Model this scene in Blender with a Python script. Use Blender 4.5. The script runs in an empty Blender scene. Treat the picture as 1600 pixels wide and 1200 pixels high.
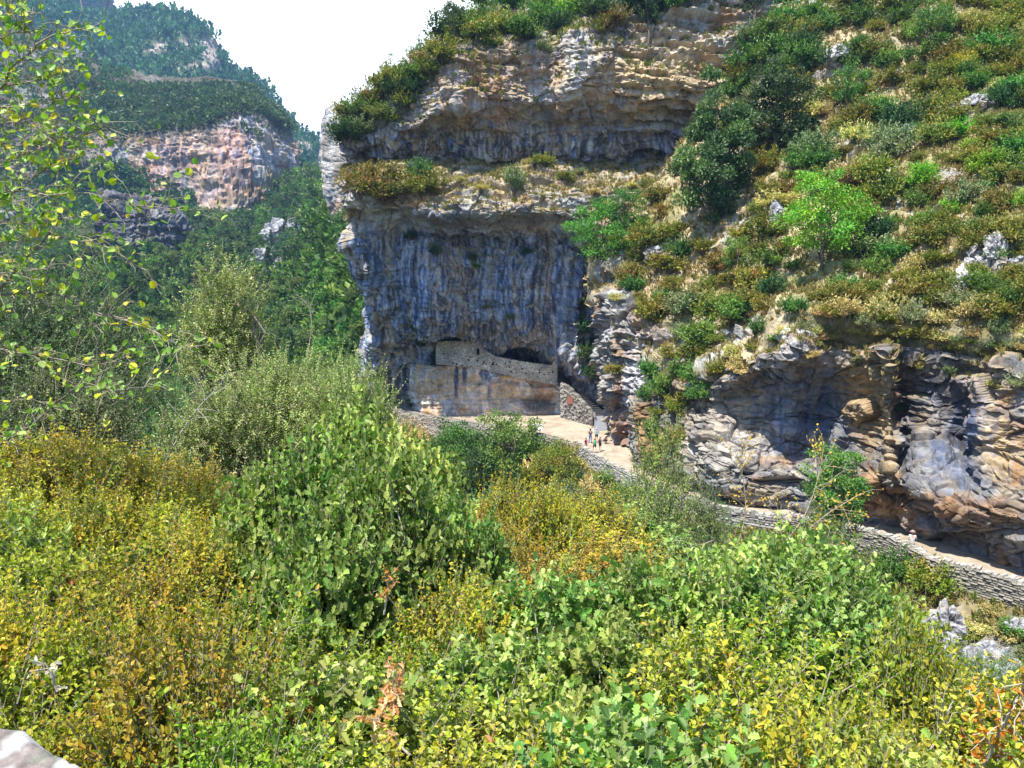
import bpy, math
import numpy as np
R = math.radians
sc = bpy.context.scene
rng = np.random.default_rng(11)
HAZE = 0.00021

# ------------------------------------------------------------------ camera, sky, sun
PITCH = R(-6.65); FPX = 1200.0
cam = bpy.data.cameras.new('camera'); camo = bpy.data.objects.new('camera', cam)
sc.collection.objects.link(camo); sc.camera = camo
cam.sensor_width = 36; cam.lens = 36 * FPX / 1600; cam.clip_start = 0.05; cam.clip_end = 20000
camo.location = (0, 0, 0); camo.rotation_euler = (R(90) + PITCH, 0, 0)
SUN_EL, SUN_AZ = R(64), R(38)      # azimuth measured from behind the camera towards the left
sd = np.array([-math.sin(SUN_AZ) * math.cos(SUN_EL), -math.cos(SUN_AZ) * math.cos(SUN_EL), math.sin(SUN_EL)])
w = bpy.data.worlds.new('World'); sc.world = w; w.use_nodes = True
nt = w.node_tree; nt.nodes.clear()
out = nt.nodes.new('ShaderNodeOutputWorld'); bg = nt.nodes.new('ShaderNodeBackground'); bg.inputs[1].default_value = 0.12
sky = nt.nodes.new('ShaderNodeTexSky'); sky.sky_type = 'NISHITA'; sky.sun_disc = False
sky.sun_elevation = SUN_EL; sky.sun_rotation = math.atan2(sd[0], sd[1]) % (2 * math.pi)
sky.altitude = 800; sky.air_density = 1.0; sky.dust_density = 0.6; sky.ozone_density = 1.6
tc = nt.nodes.new('ShaderNodeTexCoord')
dp = nt.nodes.new('ShaderNodeVectorMath'); dp.operation = 'DOT_PRODUCT'; dp.inputs[1].default_value = (-0.25, 0.93, 0.28)
mr = nt.nodes.new('ShaderNodeMapRange'); mr.inputs[1].default_value = 0.68; mr.inputs[2].default_value = 0.95
cn = nt.nodes.new('ShaderNodeTexNoise'); cn.inputs['Scale'].default_value = 2.2; cn.inputs['Detail'].default_value = 7
mp = nt.nodes.new('ShaderNodeMapping'); mp.inputs['Scale'].default_value = (1, 1, 3.2)
mc = nt.nodes.new('ShaderNodeMath'); mc.operation = 'ADD'
mr2 = nt.nodes.new('ShaderNodeMapRange'); mr2.inputs[1].default_value = 0.62; mr2.inputs[2].default_value = 1.5
mx = nt.nodes.new('ShaderNodeMix'); mx.data_type = 'RGBA'; mx.inputs['B'].default_value = (10.5, 10.7, 11.0, 1)
L = nt.links.new
L(tc.outputs['Generated'], dp.inputs[0]); L(dp.outputs['Value'], mr.inputs[0])
L(tc.outputs['Generated'], mp.inputs[0]); L(mp.outputs[0], cn.inputs[0])
L(mr.outputs[0], mc.inputs[0]); L(cn.outputs[0], mc.inputs[1]); L(mc.outputs[0], mr2.inputs[0])
L(mr2.outputs[0], mx.inputs['Factor']); L(sky.outputs[0], mx.inputs['A'])
L(mx.outputs['Result'], bg.inputs[0]); L(bg.outputs[0], out.inputs[0])
sl = bpy.data.lights.new('sun', 'SUN'); sl.energy = 5.0; sl.angle = R(0.53); sl.color = (1, 0.955, 0.87)
so = bpy.data.objects.new('sun', sl); sc.collection.objects.link(so)
from mathutils import Vector, Matrix
so.rotation_euler = Vector(-sd).to_track_quat('-Z', 'Y').to_euler(); so.location = (0, -20, 60)
sc.view_settings.view_transform = 'Standard'; sc.view_settings.look = 'None'
sc.view_settings.exposure = 1.05; sc.view_settings.gamma = 1.0
sc.cycles.max_bounces = 6; sc.cycles.diffuse_bounces = 3; sc.cycles.glossy_bounces = 2
sc.cycles.transmission_bounces = 3; sc.cycles.volume_bounces = 0; sc.cycles.transparent_max_bounces = 4
sc.cycles.use_denoising = True; sc.cycles.caustics_reflective = False; sc.cycles.caustics_refractive = False
try: sc.cycles.denoising_prefilter = 'ACCURATE'
except Exception: pass

# ------------------------------------------------------------------ pixel -> world (photo pixels 1600x1200, depth along +Y)
ct, st = math.cos(PITCH), math.sin(PITCH)
def P(x, y, Y):
    x = np.asarray(x, float); y = np.asarray(y, float); Y = np.asarray(Y, float)
    cx = (x - 800) / FPX; c = (600 - y) / FPX
    dy = ct - st * c; dz = st + ct * c
    return np.stack([cx / dy * Y, Y + 0 * x, dz / dy * Y], -1)
def PX(p):
    p = np.asarray(p, float)
    d = p[..., 1] * ct + p[..., 2] * st; u = -p[..., 1] * st + p[..., 2] * ct
    return 800 + FPX * p[..., 0] / d, 600 - FPX * u / d
def Pz(x, y, z):
    """point of the pixel ray at height z"""
    q = P(x, y, 1.0); return q * (np.asarray(z) / q[..., 2])[..., None]

# ------------------------------------------------------------------ noise
_r = np.random.default_rng(5)
_perm = np.concatenate([_r.permutation(256)] * 3).astype(np.int32)
_g = _r.normal(size=(256, 3)); _g /= np.linalg.norm(_g, axis=1)[:, None]
_rnd = _r.random(256)
def perlin(p):
    p = np.asarray(p, float); i = np.floor(p).astype(np.int32); f = p - i; i &= 255
    u = f * f * f * (f * (f * 6 - 15) + 10); r = 0
    for a in (0, 1):
        wa = u[:, 0] if a else 1 - u[:, 0]; pa = _perm[i[:, 0] + a]
        for b in (0, 1):
            wb = u[:, 1] if b else 1 - u[:, 1]; pb = _perm[pa + i[:, 1] + b]
            for c in (0, 1):
                wc = u[:, 2] if c else 1 - u[:, 2]; h = _perm[pb + i[:, 2] + c]
                g = _g[h]
                r = r + wa * wb * wc * (g[:, 0] * (f[:, 0] - a) + g[:, 1] * (f[:, 1] - b) + g[:, 2] * (f[:, 2] - c))
    return r * 1.6
def fbm(p, o=4, s=1.0, g=.5):
    p = np.asarray(p, float) * np.asarray(s, float); r = 0; a = 1; t = 0
    for k in range(o):
        r = r + a * perlin(p * 2.03 ** k + 17.3 * k); t += a; a *= g
    return r / t * 1.5
def ridge(p, o=4, s=1.0):
    p = np.asarray(p, float) * np.asarray(s, float); r = 0; a = 1; t = 0
    for k in range(o):
        r = r + a * (1 - 2 * np.abs(perlin(p * 2.03 ** k + 9.1 * k))); t += a; a *= .5
    return r / t
def cells(p, s=1.0):
    """distance to the nearest cell point, distance to the second and a random number of the cell"""
    p = np.asarray(p, float) * np.asarray(s, float); i = np.floor(p).astype(np.int32)
    d1 = np.full(len(p), 9.); d2 = d1.copy(); idv = np.zeros(len(p)); tl = np.zeros((len(p), 3))
    for a in (-1, 0, 1):
        for b in (-1, 0, 1):
            for c in (-1, 0, 1):
                j = (i + (a, b, c)); k = j & 255
                h = _perm[_perm[_perm[k[:, 0]] + k[:, 1]] + k[:, 2]]
                q = j + np.stack([_rnd[h], _rnd[(h + 37) & 255], _rnd[(h + 91) & 255]], 1)
                dv = p - q; d = np.sqrt((dv ** 2).sum(1)); m = d < d1
                d2 = np.where(m, d1, np.minimum(d2, d)); d1 = np.where(m, d, d1); idv = np.where(m, _rnd[(h + 143) & 255], idv)
                tl = np.where(m[:, None], dv * _g[h], tl)
    return d1, d2, idv, tl.sum(1)
def sstep(a, b, x): t = np.clip((x - a) / (b - a), 0, 1); return t * t * (3 - 2 * t)
def mixc(a, b, t): return np.asarray(a) * (1 - t[:, None]) + np.asarray(b) * t[:, None]

# ------------------------------------------------------------------ mesh helpers
def mk(name, V, polys, mat, col=None, parent=None, smooth=False, link=True):
    """polys: list of (n,k) int arrays"""
    me = bpy.data.meshes.new(name); V = np.asarray(V, np.float32)
    polys = [np.asarray(q, np.int32) for q in polys if len(q)]
    me.vertices.add(len(V)); me.vertices.foreach_set('co', V.ravel())
    nl = sum(q.size for q in polys); npoly = sum(len(q) for q in polys)
    me.loops.add(nl); me.polygons.add(npoly)
    me.loops.foreach_set('vertex_index', np.concatenate([q.ravel() for q in polys]))
    tot = np.concatenate([np.full(len(q), q.shape[1]) for q in polys]).astype(np.int32)
    me.polygons.foreach_set('loop_start', np.concatenate([[0], np.cumsum(tot)[:-1]]).astype(np.int32))
    me.polygons.foreach_set('use_smooth', np.full(npoly, bool(smooth)))
    if col is not None:
        at = me.color_attributes.new('Col', 'FLOAT_COLOR', 'POINT')
        c = np.ones((len(V), 4), np.float32); c[:, :3] = np.clip(col, 0, 1); at.data.foreach_set('color', c.ravel())
    me.update(calc_edges=True); me.materials.append(mat)
    o = bpy.data.objects.new(name, me)
    if link: sc.collection.objects.link(o)
    if parent is not None: o.parent = parent
    return o
class MB:
    """collects geometry into one mesh"""
    def __init__(s): s.V = []; s.F = {}; s.n = 0; s.C = []
    def add(s, V, F, col=(.5, .5, .5)):
        V = np.asarray(V, float); 
        for q in (F if isinstance(F, list) else [F]):
            q = np.atleast_2d(np.asarray(q, int)) + s.n; s.F.setdefault(q.shape[1], []).append(q)
        s.V.append(V); s.n += len(V); c = np.asarray(col, float)
        s.C.append(np.broadcast_to(c, (len(V), 3)) if c.ndim == 1 else c)
    def box(s, c, h, rz=0, col=(.5, .5, .5), jit=0):
        v = np.array([(a, b, d) for a in (-1, 1) for b in (-1, 1) for d in (-1, 1)], float) * h
        if jit: v = v * (1 + rng.uniform(-jit, jit, v.shape))
        cs, sn = math.cos(rz), math.sin(rz)
        v = np.stack([v[:, 0] * cs - v[:, 1] * sn, v[:, 0] * sn + v[:, 1] * cs, v[:, 2]], 1) + c
        s.add(v, [(0, 1, 3, 2), (4, 6, 7, 5), (0, 4, 5, 1), (2, 3, 7, 6), (0, 2, 6, 4), (1, 5, 7, 3)], col)
    def tube(s, pts, rad, n=6, col=(.5, .5, .5)):
        pts = np.asarray(pts, float); rad = np.broadcast_to(rad, (len(pts),)); t = np.gradient(pts, axis=0)
        t /= np.linalg.norm(t, axis=1)[:, None] + 1e-9
        ref = np.array([0, 0, 1.]) if abs(t[0, 2]) < .9 else np.array([1., 0, 0])
        a = np.cross(t, ref); a /= np.linalg.norm(a, axis=1)[:, None] + 1e-9; b = np.cross(t, a)
        th = np.arange(n) * 2 * np.pi / n
        v = pts[:, None] + rad[:, None, None] * (np.cos(th)[None, :, None] * a[:, None] + np.sin(th)[None, :, None] * b[:, None])
        m = len(pts); i = np.arange(m - 1)[:, None] * n; j = np.arange(n)[None]; k = (j + 1) % n
        F = np.stack([i + j, i + k, i + n + k, i + n + j], -1).reshape(-1, 4)
        s.add(v.reshape(-1, 3), F, col)
    def blob(s, c, r, nu=10, nv=7, col=(.5, .5, .5), rough=.15, f=1.0):
        u = np.linspace(0, 2 * np.pi, nu, endpoint=False); v = np.linspace(0.02, np.pi - .02, nv)
        U, Vv = np.meshgrid(u, v); d = np.stack([np.cos(U) * np.sin(Vv), np.sin(U) * np.sin(Vv), np.cos(Vv)], -1).reshape(-1, 3)
        k = 1 + rough * fbm(d * f + np.asarray(c) * 3.1, 3) * 1.5
        i = np.arange(nv - 1)[:, None] * nu; j = np.arange(nu)[None]; kk = (j + 1) % nu
        F = np.stack([i + j, i + nu + j, i + nu + kk, i + kk], -1).reshape(-1, 4)
        s.add(d * k[:, None] * r + c, F, col)
    def build(s, name, mat, parent=None, smooth=False, link=True):
        return mk(name, np.concatenate(s.V), [np.concatenate(q) for q in s.F.values()], mat, np.concatenate(s.C), parent, smooth, link)
def tag(o, label=None, cat=None, group=None, kind=None):
    if label: o['label'] = label
    if cat: o['category'] = cat
    if group: o['group'] = group
    if kind: o['kind'] = kind
    return o
def empty(name, loc, rz=0):
    o = bpy.data.objects.new(name, None); o.location = [float(v) for v in loc]; o.rotation_euler = (0, 0, rz); o.empty_display_size = .1
    sc.collection.objects.link(o); return o
def dup(root, loc, rz=0, s=1.0, name=None):
    r = root.copy(); sc.collection.objects.link(r); r.location = [float(v) for v in loc]; r.rotation_euler = (0, 0, rz)
    r.scale = (s, s, s) if np.isscalar(s) else s
    for k in ('label', 'group'):
        if k in r: del r[k]
    for ch in root.children:
        c = ch.copy(); sc.collection.objects.link(c); c.parent = r
    return r

# ------------------------------------------------------------------ materials
def mat_vcol(name, rough=.9, nscale=6.0, namp=.25, bump=.3, bscale=8.0, spec=.25):
    m = bpy.data.materials.new(name); m.use_nodes = True; n = m.node_tree.nodes; l = m.node_tree.links.new
    b = n['Principled BSDF']; b.inputs['Roughness'].default_value = rough; b.inputs['Specular IOR Level'].default_value = spec
    a = n.new('ShaderNodeAttribute'); a.attribute_name = 'Col'
    g = n.new('ShaderNodeNewGeometry'); t = n.new('ShaderNodeTexNoise'); t.inputs['Scale'].default_value = nscale; t.inputs['Detail'].default_value = 6
    l(g.outputs['Position'], t.inputs['Vector'])
    r = n.new('ShaderNodeMapRange'); r.inputs[1].default_value = .3; r.inputs[2].default_value = .7
    r.inputs[3].default_value = 1 - namp; r.inputs[4].default_value = 1 + namp; l(t.outputs[0], r.inputs[0])
    v = n.new('ShaderNodeVectorMath'); v.operation = 'SCALE'; l(a.outputs['Color'], v.inputs[0]); l(r.outputs[0], v.inputs['Scale'])
    l(v.outputs[0], b.inputs['Base Color'])
    if bump:
        t2 = n.new('ShaderNodeTexNoise'); t2.inputs['Scale'].default_value = bscale; t2.inputs['Detail'].default_value = 8; t2.inputs['Roughness'].default_value = .65
        l(g.outputs['Position'], t2.inputs['Vector']); bb = n.new('ShaderNodeBump'); bb.inputs['Strength'].default_value = bump; bb.inputs['Distance'].default_value = 1.2 / bscale
        l(t2.outputs[0], bb.inputs['Height']); l(bb.outputs[0], b.inputs['Normal'])
    return m
def mat_leaf(name, trans=.35, rough=.45, spec=.35, var=.18, hue=.03, gain=1.25):
    m = bpy.data.materials.new(name); m.use_nodes = True; n = m.node_tree.nodes; l = m.node_tree.links.new
    b = n['Principled BSDF']; b.inputs['Roughness'].default_value = rough; b.inputs['Specular IOR Level'].default_value = spec
    a = n.new('ShaderNodeAttribute'); a.attribute_name = 'Col'
    oi = n.new('ShaderNodeObjectInfo'); hs = n.new('ShaderNodeHueSaturation'); hs.inputs['Saturation'].default_value = 1.12
    r1 = n.new('ShaderNodeMapRange'); r1.inputs[3].default_value = gain * (1 - var); r1.inputs[4].default_value = gain * (1 + var); l(oi.outputs['Random'], r1.inputs[0]); l(r1.outputs[0], hs.inputs['Value'])
    mu = n.new('ShaderNodeMath'); mu.operation = 'MULTIPLY'; mu.inputs[1].default_value = 7.13; fr = n.new('ShaderNodeMath'); fr.operation = 'FRACT'
    l(oi.outputs['Random'], mu.inputs[0]); l(mu.outputs[0], fr.inputs[0])
    r2 = n.new('ShaderNodeMapRange'); r2.inputs[3].default_value = .5 - hue; r2.inputs[4].default_value = .5 + hue; l(fr.outputs[0], r2.inputs[0]); l(r2.outputs[0], hs.inputs['Hue'])
    l(a.outputs['Color'], hs.inputs['Color']); l(hs.outputs[0], b.inputs['Base Color'])
    t = n.new('ShaderNodeBsdfTranslucent'); g = n.new('ShaderNodeMix'); g.data_type = 'RGBA'; g.blend_type = 'MULTIPLY'; g.inputs['Factor'].default_value = 1; g.inputs['B'].default_value = (1.15, 1.55, .5, 1)
    l(hs.outputs[0], g.inputs['A']); l(g.outputs['Result'], t.inputs['Color'])
    ms = n.new('ShaderNodeMixShader'); ms.inputs[0].default_value = trans; l(b.outputs[0], ms.inputs[1]); l(t.outputs[0], ms.inputs[2])
    l(ms.outputs[0], n['Material Output'].inputs['Surface']); return m
M_rock = mat_vcol('limestone', .92, 3.0, .22, .55, 3.5, .2)
M_far = mat_vcol('far_rock', .95, .6, .2, .3, .5, .1)
M_earth = mat_vcol('dry_earth', .95, 2.0, .3, .5, 4.0, .1)
M_path = mat_vcol('path_gravel', .95, 5.0, .12, .3, 9.0, .1)
M_stone = mat_vcol('masonry', .92, 6.0, .2, .5, 9.0, .15)
M_bark = mat_vcol('bark', .85, 14.0, .25, .4, 30.0, .2)
M_metal = mat_vcol('dark_metal', .55, 5.0, .08, 0, 4.0, .4)
M_cloth = mat_vcol('cloth', .85, 9.0, .08, 0, 4.0, .2)
M_leaf = mat_leaf('leaf', .27, .42, .3, gain=1.62); M_leaf_far = mat_leaf('leaf_distant', .22, .5, .3, .22, .03, 1.75); M_needle = mat_leaf('needle', .1, .6, .2, .2, .015, 1.4)
M_grass = mat_leaf('grass_blade', .25, .7, .1, .1, .01)

# ------------------------------------------------------------------ lofted patches
def pchip(x, y, xi):
    """monotone cubic through (x, y[k,...]) along axis 0"""
    x = np.asarray(x, float); y = np.asarray(y, float); h = np.diff(x); sh = (-1,) + (1,) * (y.ndim - 1)
    d = np.diff(y, axis=0) / h.reshape(sh); m = np.zeros_like(y)
    if len(x) > 2:
        w1 = (2 * h[1:] + h[:-1]).reshape(sh); w2 = (h[1:] + 2 * h[:-1]).reshape(sh)
        ok = d[1:] * d[:-1] > 0
        with np.errstate(all='ignore'): m[1:-1] = np.where(ok, (w1 + w2) / (w1 / d[:-1] + w2 / d[1:]), 0)
    m[0] = d[0]; m[-1] = d[-1]
    k = np.clip(np.searchsorted(x, xi, 'right') - 1, 0, len(x) - 2); t = ((xi - x[k]) / h[k]).reshape(sh); hh = h[k].reshape(sh)
    return ((1 + 2 * t) * (1 - t) ** 2 * y[k] + t * (1 - t) ** 2 * hh * m[k] + t * t * (3 - 2 * t) * y[k + 1] + t * t * (t - 1) * hh * m[k + 1])
def loft(C, nr, nc):
    """C: rows x cols x 3 world control points -> nr x nc grid"""
    C = np.asarray(C, float)
    def along(A, n):
        s = np.linalg.norm(np.diff(A, axis=0), axis=-1).mean(axis=1); s = s + s.mean() * .08; t = np.concatenate([[0], np.cumsum(s)])
        return pchip(t, A, np.linspace(0, t[-1], n))
    A = along(C, nr); return along(A.transpose(1, 0, 2), nc).transpose(1, 0, 2)
def rows_px(rows, cols_u, wrap=None):
    """rows: list of polylines [(x,y,Y)..]; columns at fractions u of each row's x span"""
    out = []
    for r in rows:
        r = np.array(r, float); xs = r[0, 0] + (r[-1, 0] - r[0, 0]) * np.asarray(cols_u)
        o = np.stack([xs, np.interp(xs, r[:, 0], r[:, 1]), np.interp(xs, r[:, 0], r[:, 2])], 1)
        if wrap:
            o = np.concatenate([[(o[0, 0] + a, o[0, 1], o[0, 2] + b)] for a, b in wrap] + [o])
        out.append(o)
    out = np.array(out); return P(out[..., 0], out[..., 1], out[..., 2])
def gnormals(G):
    du = np.gradient(G, axis=1); dv = np.gradient(G, axis=0); n = np.cross(du, dv); n /= np.linalg.norm(n, axis=-1)[..., None] + 1e-9
    return n
def gfaces(nr, nc):
    i = np.arange(nr - 1)[:, None] * nc; j = np.arange(nc - 1)[None]
    return np.stack([i + j, i + nc + j, i + nc + j + 1, i + j + 1], -1).reshape(-1, 4)
SURF = {}
def patch(name, C, nr, nc, disp, color, mat, smooth=False, kind='structure', label=None, cat=None, key=None):
    G = loft(C, nr, nc); n = gnormals(G)
    # make the normals look at the camera side on the whole
    if (n * G).sum(-1).mean() > 0: n = -n
    p = G.reshape(-1, 3); nn = n.reshape(-1, 3)
    x, y = PX(p)
    p2 = p + disp(p, nn, x, y)
    G2 = p2.reshape(G.shape); n2 = gnormals(G2)
    if (n2 * G2).sum(-1).mean() > 0: n2 = -n2
    x, y = PX(p2); col = color(p2, n2.reshape(-1, 3), x, y)
    o = mk(name, p2, [gfaces(nr, nc)], mat, col, smooth=smooth)
    if kind: o['kind'] = kind
    if label: tag(o, label, cat)
    SURF[key or name] = (x, y, p2, n2.reshape(-1, 3)); return o
def on(key, x, y):
    """nearest visible vertex of a surface to the pixel"""
    keys = [key] if isinstance(key, str) else key; best = None
    for k in keys:
        X, Y, p, n = SURF[k]; d = (X - x) ** 2 + (Y - y) ** 2; m = np.where(d < max(16, d.min() * 4 + 1))[0]
        i = m[np.argmin(p[m, 1])]
        if d.min() > 400 and len(keys) > 1: continue
        if best is None or p[i, 1] < best[0][1]: best = (p[i], n[i])
    return best
def blob2(x, y, cx, cy, rx, ry): return np.exp(-(((x - cx) / rx) ** 2 + ((y - cy) / ry) ** 2))
# ================================================================== ROCK LOOK
GREY = (.30, .305, .33); PALE = (.52, .50, .47); OCH = (.46, .27, .12); TAN = (.50, .40, .27); DARK = (.075, .08, .10); WHITE = (.66, .63, .60); BLUE = (.20, .235, .33)
def rock_disp(big=1.2, flute=.0, strata=.3, block=.45, fine=.2, fmask=None, smask=None, sc_=1.0, warp=.5):
    fm0 = fmask if fmask else (lambda x, y: 0)
    def f(p, n, x, y):
        q = p / sc_; fq = 1 - .6 * fm0(x, y)
        d = big * fbm(q, 3, 1 / 9.) + fine * 1.2 * (ridge(q, 4, .55) - .3) * fq
        d1, d2, idv, tl = cells(q + warp * np.stack([perlin(q * .4), perlin(q * .4 + 5), perlin(q * .4 + 9)], 1), (.28, .28, .5)); d = d + fq * (block * (idv - .5) * 1.5 + block * 1.0 * tl - block * .5 * (1 - sstep(0, .09, d2 - d1)))
        e1, e2, ide, tl2 = cells(q, (.9, .9, 2.2)); d = d + fq * (block * .5 * (ide - .5) + block * .45 * tl2 - block * .15 * (1 - sstep(0, .12, e2 - e1)))
        fmv = fm0(x, y); d = d + big * 2.4 * fm0(x, y) * fbm(q, 3, (.15, .15, .035))
        sm = smask(x, y) if smask else 1.0; fm = fmask(x, y) if fmask else 1.0
        wz = q + np.stack([0 * q[:, 0], 0 * q[:, 0], 1.2 * fbm(q, 2, 1 / 12.)], 1)
        s1 = perlin(wz * (.05, .05, 1.1)); s2 = perlin(wz * (.12, .12, 3.1) + 7)
        d = d + strata * sm * (np.tanh(s1 * 4) * .6 + np.tanh(s2 * 4) * .3)
        wf = q + np.stack([.5 * fbm(q, 2, .25), .5 * fbm(q + 50, 2, .25), 0 * q[:, 0]], 1)
        f1 = ridge(wf, 1, (.6, .6, .03)); f2 = ridge(wf + 31, 1, (1.7, 1.7, .07))
        d = d + flute * fm * (f1 * .6 + f2 * .28)
        return n * (d * sc_)[:, None]
    return f
def rock_color(blobs=(), streak=.6, strat=.3, ochre=.0, pale=.0, fmask=None, s=1.0, tint=None, gain=.66, low=None):
    def f(p, n, x, y):
        q = p / s
        a = fbm(q, 4, .17); b = fbm(q + 40, 4, .35); g = fbm(q + 90, 4, .9)
        c = mixc(GREY, PALE, sstep(-.35, .45, a + pale))
        c = mixc(c, np.broadcast_to(TAN, c.shape), sstep(.0, .5, b + ochre * .7) * .8)
        c = mixc(c, np.broadcast_to(OCH, c.shape), sstep(.1, .55, fbm(q + 140, 4, .22) * 1.1 + ochre) * .9)
        if low is not None: c = mixc(c, mixc((.28, .38, .60), np.broadcast_to((.56, .62, .76), c.shape), sstep(-.3, .4, b)), low * (.85 - .5 * sstep(.1, .5, a)))  # blue grey stains, with the blue of the overhang's shade mixed into the colour
        z3 = q + np.stack([0 * a, 0 * a, 1.2 * fbm(q, 2, 1 / 12.)], 1)
        sl = perlin(z3 * (.12, .12, 3.6) + 3); c = c * (1 - strat * sstep(.05, .35, sl))[:, None]
        for (cx, cy, rx, ry, cc, k) in blobs:
            m = sstep(.25, .75, blob2(x + 26 * b * rx / 60., y + 30 * a * ry / 60., cx, cy, rx, ry) * (1 + .5 * g)) * k
            c = mixc(c, np.broadcast_to(cc, c.shape), m)
        fm = fmask(x, y) if fmask else 1.0
        wf = q + np.stack([.6 * fbm(q, 2, .25), .6 * fbm(q + 50, 2, .25), 0 * a], 1)
        v1 = fbm(wf, 2, (.8, .8, .035)) ; v2 = fbm(wf + 60, 2, (2.4, 2.4, .05)); v3 = fbm(wf + 130, 2, (1.5, 1.5, .06))
        c = mixc(c, np.broadcast_to((.14, .21, .42), c.shape), np.clip(sstep(.0, .35, v3) * streak * fm, 0, 1))
        v4 = fbm(wf + 190, 3, (.5, .5, .03)); c = mixc(c, np.broadcast_to((.50, .40, .27), c.shape), np.clip(sstep(.08, .35, v4) * .8 * streak * fm, 0, 1))
        c = mixc(c, np.broadcast_to(DARK, c.shape), np.clip(sstep(.05, .4, v1) * .85 * streak * fm, 0, 1))
        c = mixc(c, np.broadcast_to(DARK, c.shape), np.clip(sstep(.15, .5, v2) * .8 * streak * fm, 0, 1))
        c = mixc(c, np.broadcast_to(WHITE, c.shape), np.clip(sstep(.22, .5, -v2) * .7 * streak * fm, 0, 1))
        c = c * (1 + .45 * g[:, None] + .3 * a[:, None]) * gain
        if tint is not None: c = c * tint
        return c
    return f

# ------------------------------------------------------------------ main cliff with its two overhangs and the cave
U = np.linspace(0, 1, 22)
rowsM = [
 [(600,170,150),(640,130,150),(700,60,150),(760,10,150),(900,-70,150),(1220,-220,150)],
 [(565,190,118),(600,150,116),(650,130,115),(700,75,112),(760,55,112),(830,45,112),(900,35,112),(1000,5,113),(1220,-60,116)],
 [(545,202,108),(600,168,107),(640,152,106),(700,96,105),(730,80,105),(760,74,106),(830,66,106.5),(862,66,107),(885,58,104.5),(940,38,105),(1000,25,106),(1140,0,108),(1220,-20,108)],
 [(546,210,107),(600,180,105.7),(640,170,105),(700,115,103.6),(730,105,103.8),(770,100,105.5),(830,95,105.8),(862,95,107),(885,80,103),(930,80,103.4),(1000,75,105),(1140,60,106.5),(1220,40,106.5)],
 [(548,222,107),(600,200,105.4),(650,195,104.6),(700,160,103.2),(740,150,104),(800,140,105),(855,150,107),(890,128,102.6),(950,135,104.4),(1000,135,104),(1100,130,104.5),(1220,110,104)],
 [(550,232,109),(600,222,108),(700,205,108),(800,205,108.5),(860,200,109.5),(900,190,108),(1000,190,108.5),(1100,180,107),(1220,160,104)],
 [(550,240,110),(600,238,110),(700,235,110),(800,236,110.4),(900,236,110),(1000,232,110.5),(1080,222,110.5),(1220,200,106)],
 [(548,248,110),(700,253,111.5),(800,254,112),(1000,253,112),(1060,235,112),(1220,230,110)],
 [(535,262,106),(600,270,105),(700,268,106),(800,268,107),(1000,275,106),(1080,270,106),(1220,260,106)],
 [(531,290,103),(560,300,101.5),(620,303,101),(700,296,101.5),(800,296,102),(900,300,102),(1000,320,102),(1090,330,101)],
 [(545,320,103),(600,324,101),(700,330,99.6),(800,332,99.8),(880,330,100.6),(940,350,101),(1000,380,101),(1080,400,100)],
 [(552,338,104.5),(600,344,104),(700,352,103.5),(800,356,104),(880,358,104.5),(940,390,106),(1075,420,107)],
 [(557,362,106.5),(600,370,106.5),(700,376,107),(800,378,107.4),(880,384,107.6),(940,410,108),(1075,440,110)],
 [(562,400,106.5),(620,405,105),(700,410,105.2),(800,415,105.6),(880,430,107),(930,450,109),(1075,480,112)],
 [(575,470,108),(620,470,106.2),(700,470,106),(800,470,106.5),(880,480,107.8),(930,520,110),(1075,540,114)],
 [(584,520,113),(640,525,110),(680,514,107.5),(740,496,107),(800,500,107),(840,514,107.5),(880,548,107.5),(915,585,107.4),(945,626,108.5),(1075,690,108)],
 [(587,545,116.5),(640,556,112.6),(655,552,112),(675,530,111.6),(740,526,113.6),(800,540,114),(850,550,114),(890,568,115),(925,602,114),(950,636,112),(1075,700,109)],
 [(592,580,121),(640,598,115.5),(655,594,112.8),(672,585,113),(740,546,122),(800,558,124),(860,582,124),(900,590,121),(930,622,117),(955,650,113),(1075,710,110)],
 [(598,612,125),(640,632,116.5),(655,638,113.4),(675,642,113.6),(740,640,123),(860,650,125),(900,650,121),(940,666,117),(960,680,114),(1075,720,111)],
 [(598,650,125),(650,665,119),(675,665,114),(740,680,123),(1075,760,112)],
]
fl = lambda x, y: np.clip(.32 * (1 - sstep(940, 1000, x)) * (1 - sstep(185, 225, y)) + sstep(185, 225, y) * (1 - sstep(243, 252, y)) + sstep(335, 385, y), 0, 1) * (1 - .75 * sstep(600, 640, y))
stm = lambda x, y: .5 + 1.6 * sstep(940, 1010, x) * (1 - sstep(230, 260, y)) + .6 * blob2(x, y, 780, 285, 260, 30) 
LEDGE = (.40, .31, .18)
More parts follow.
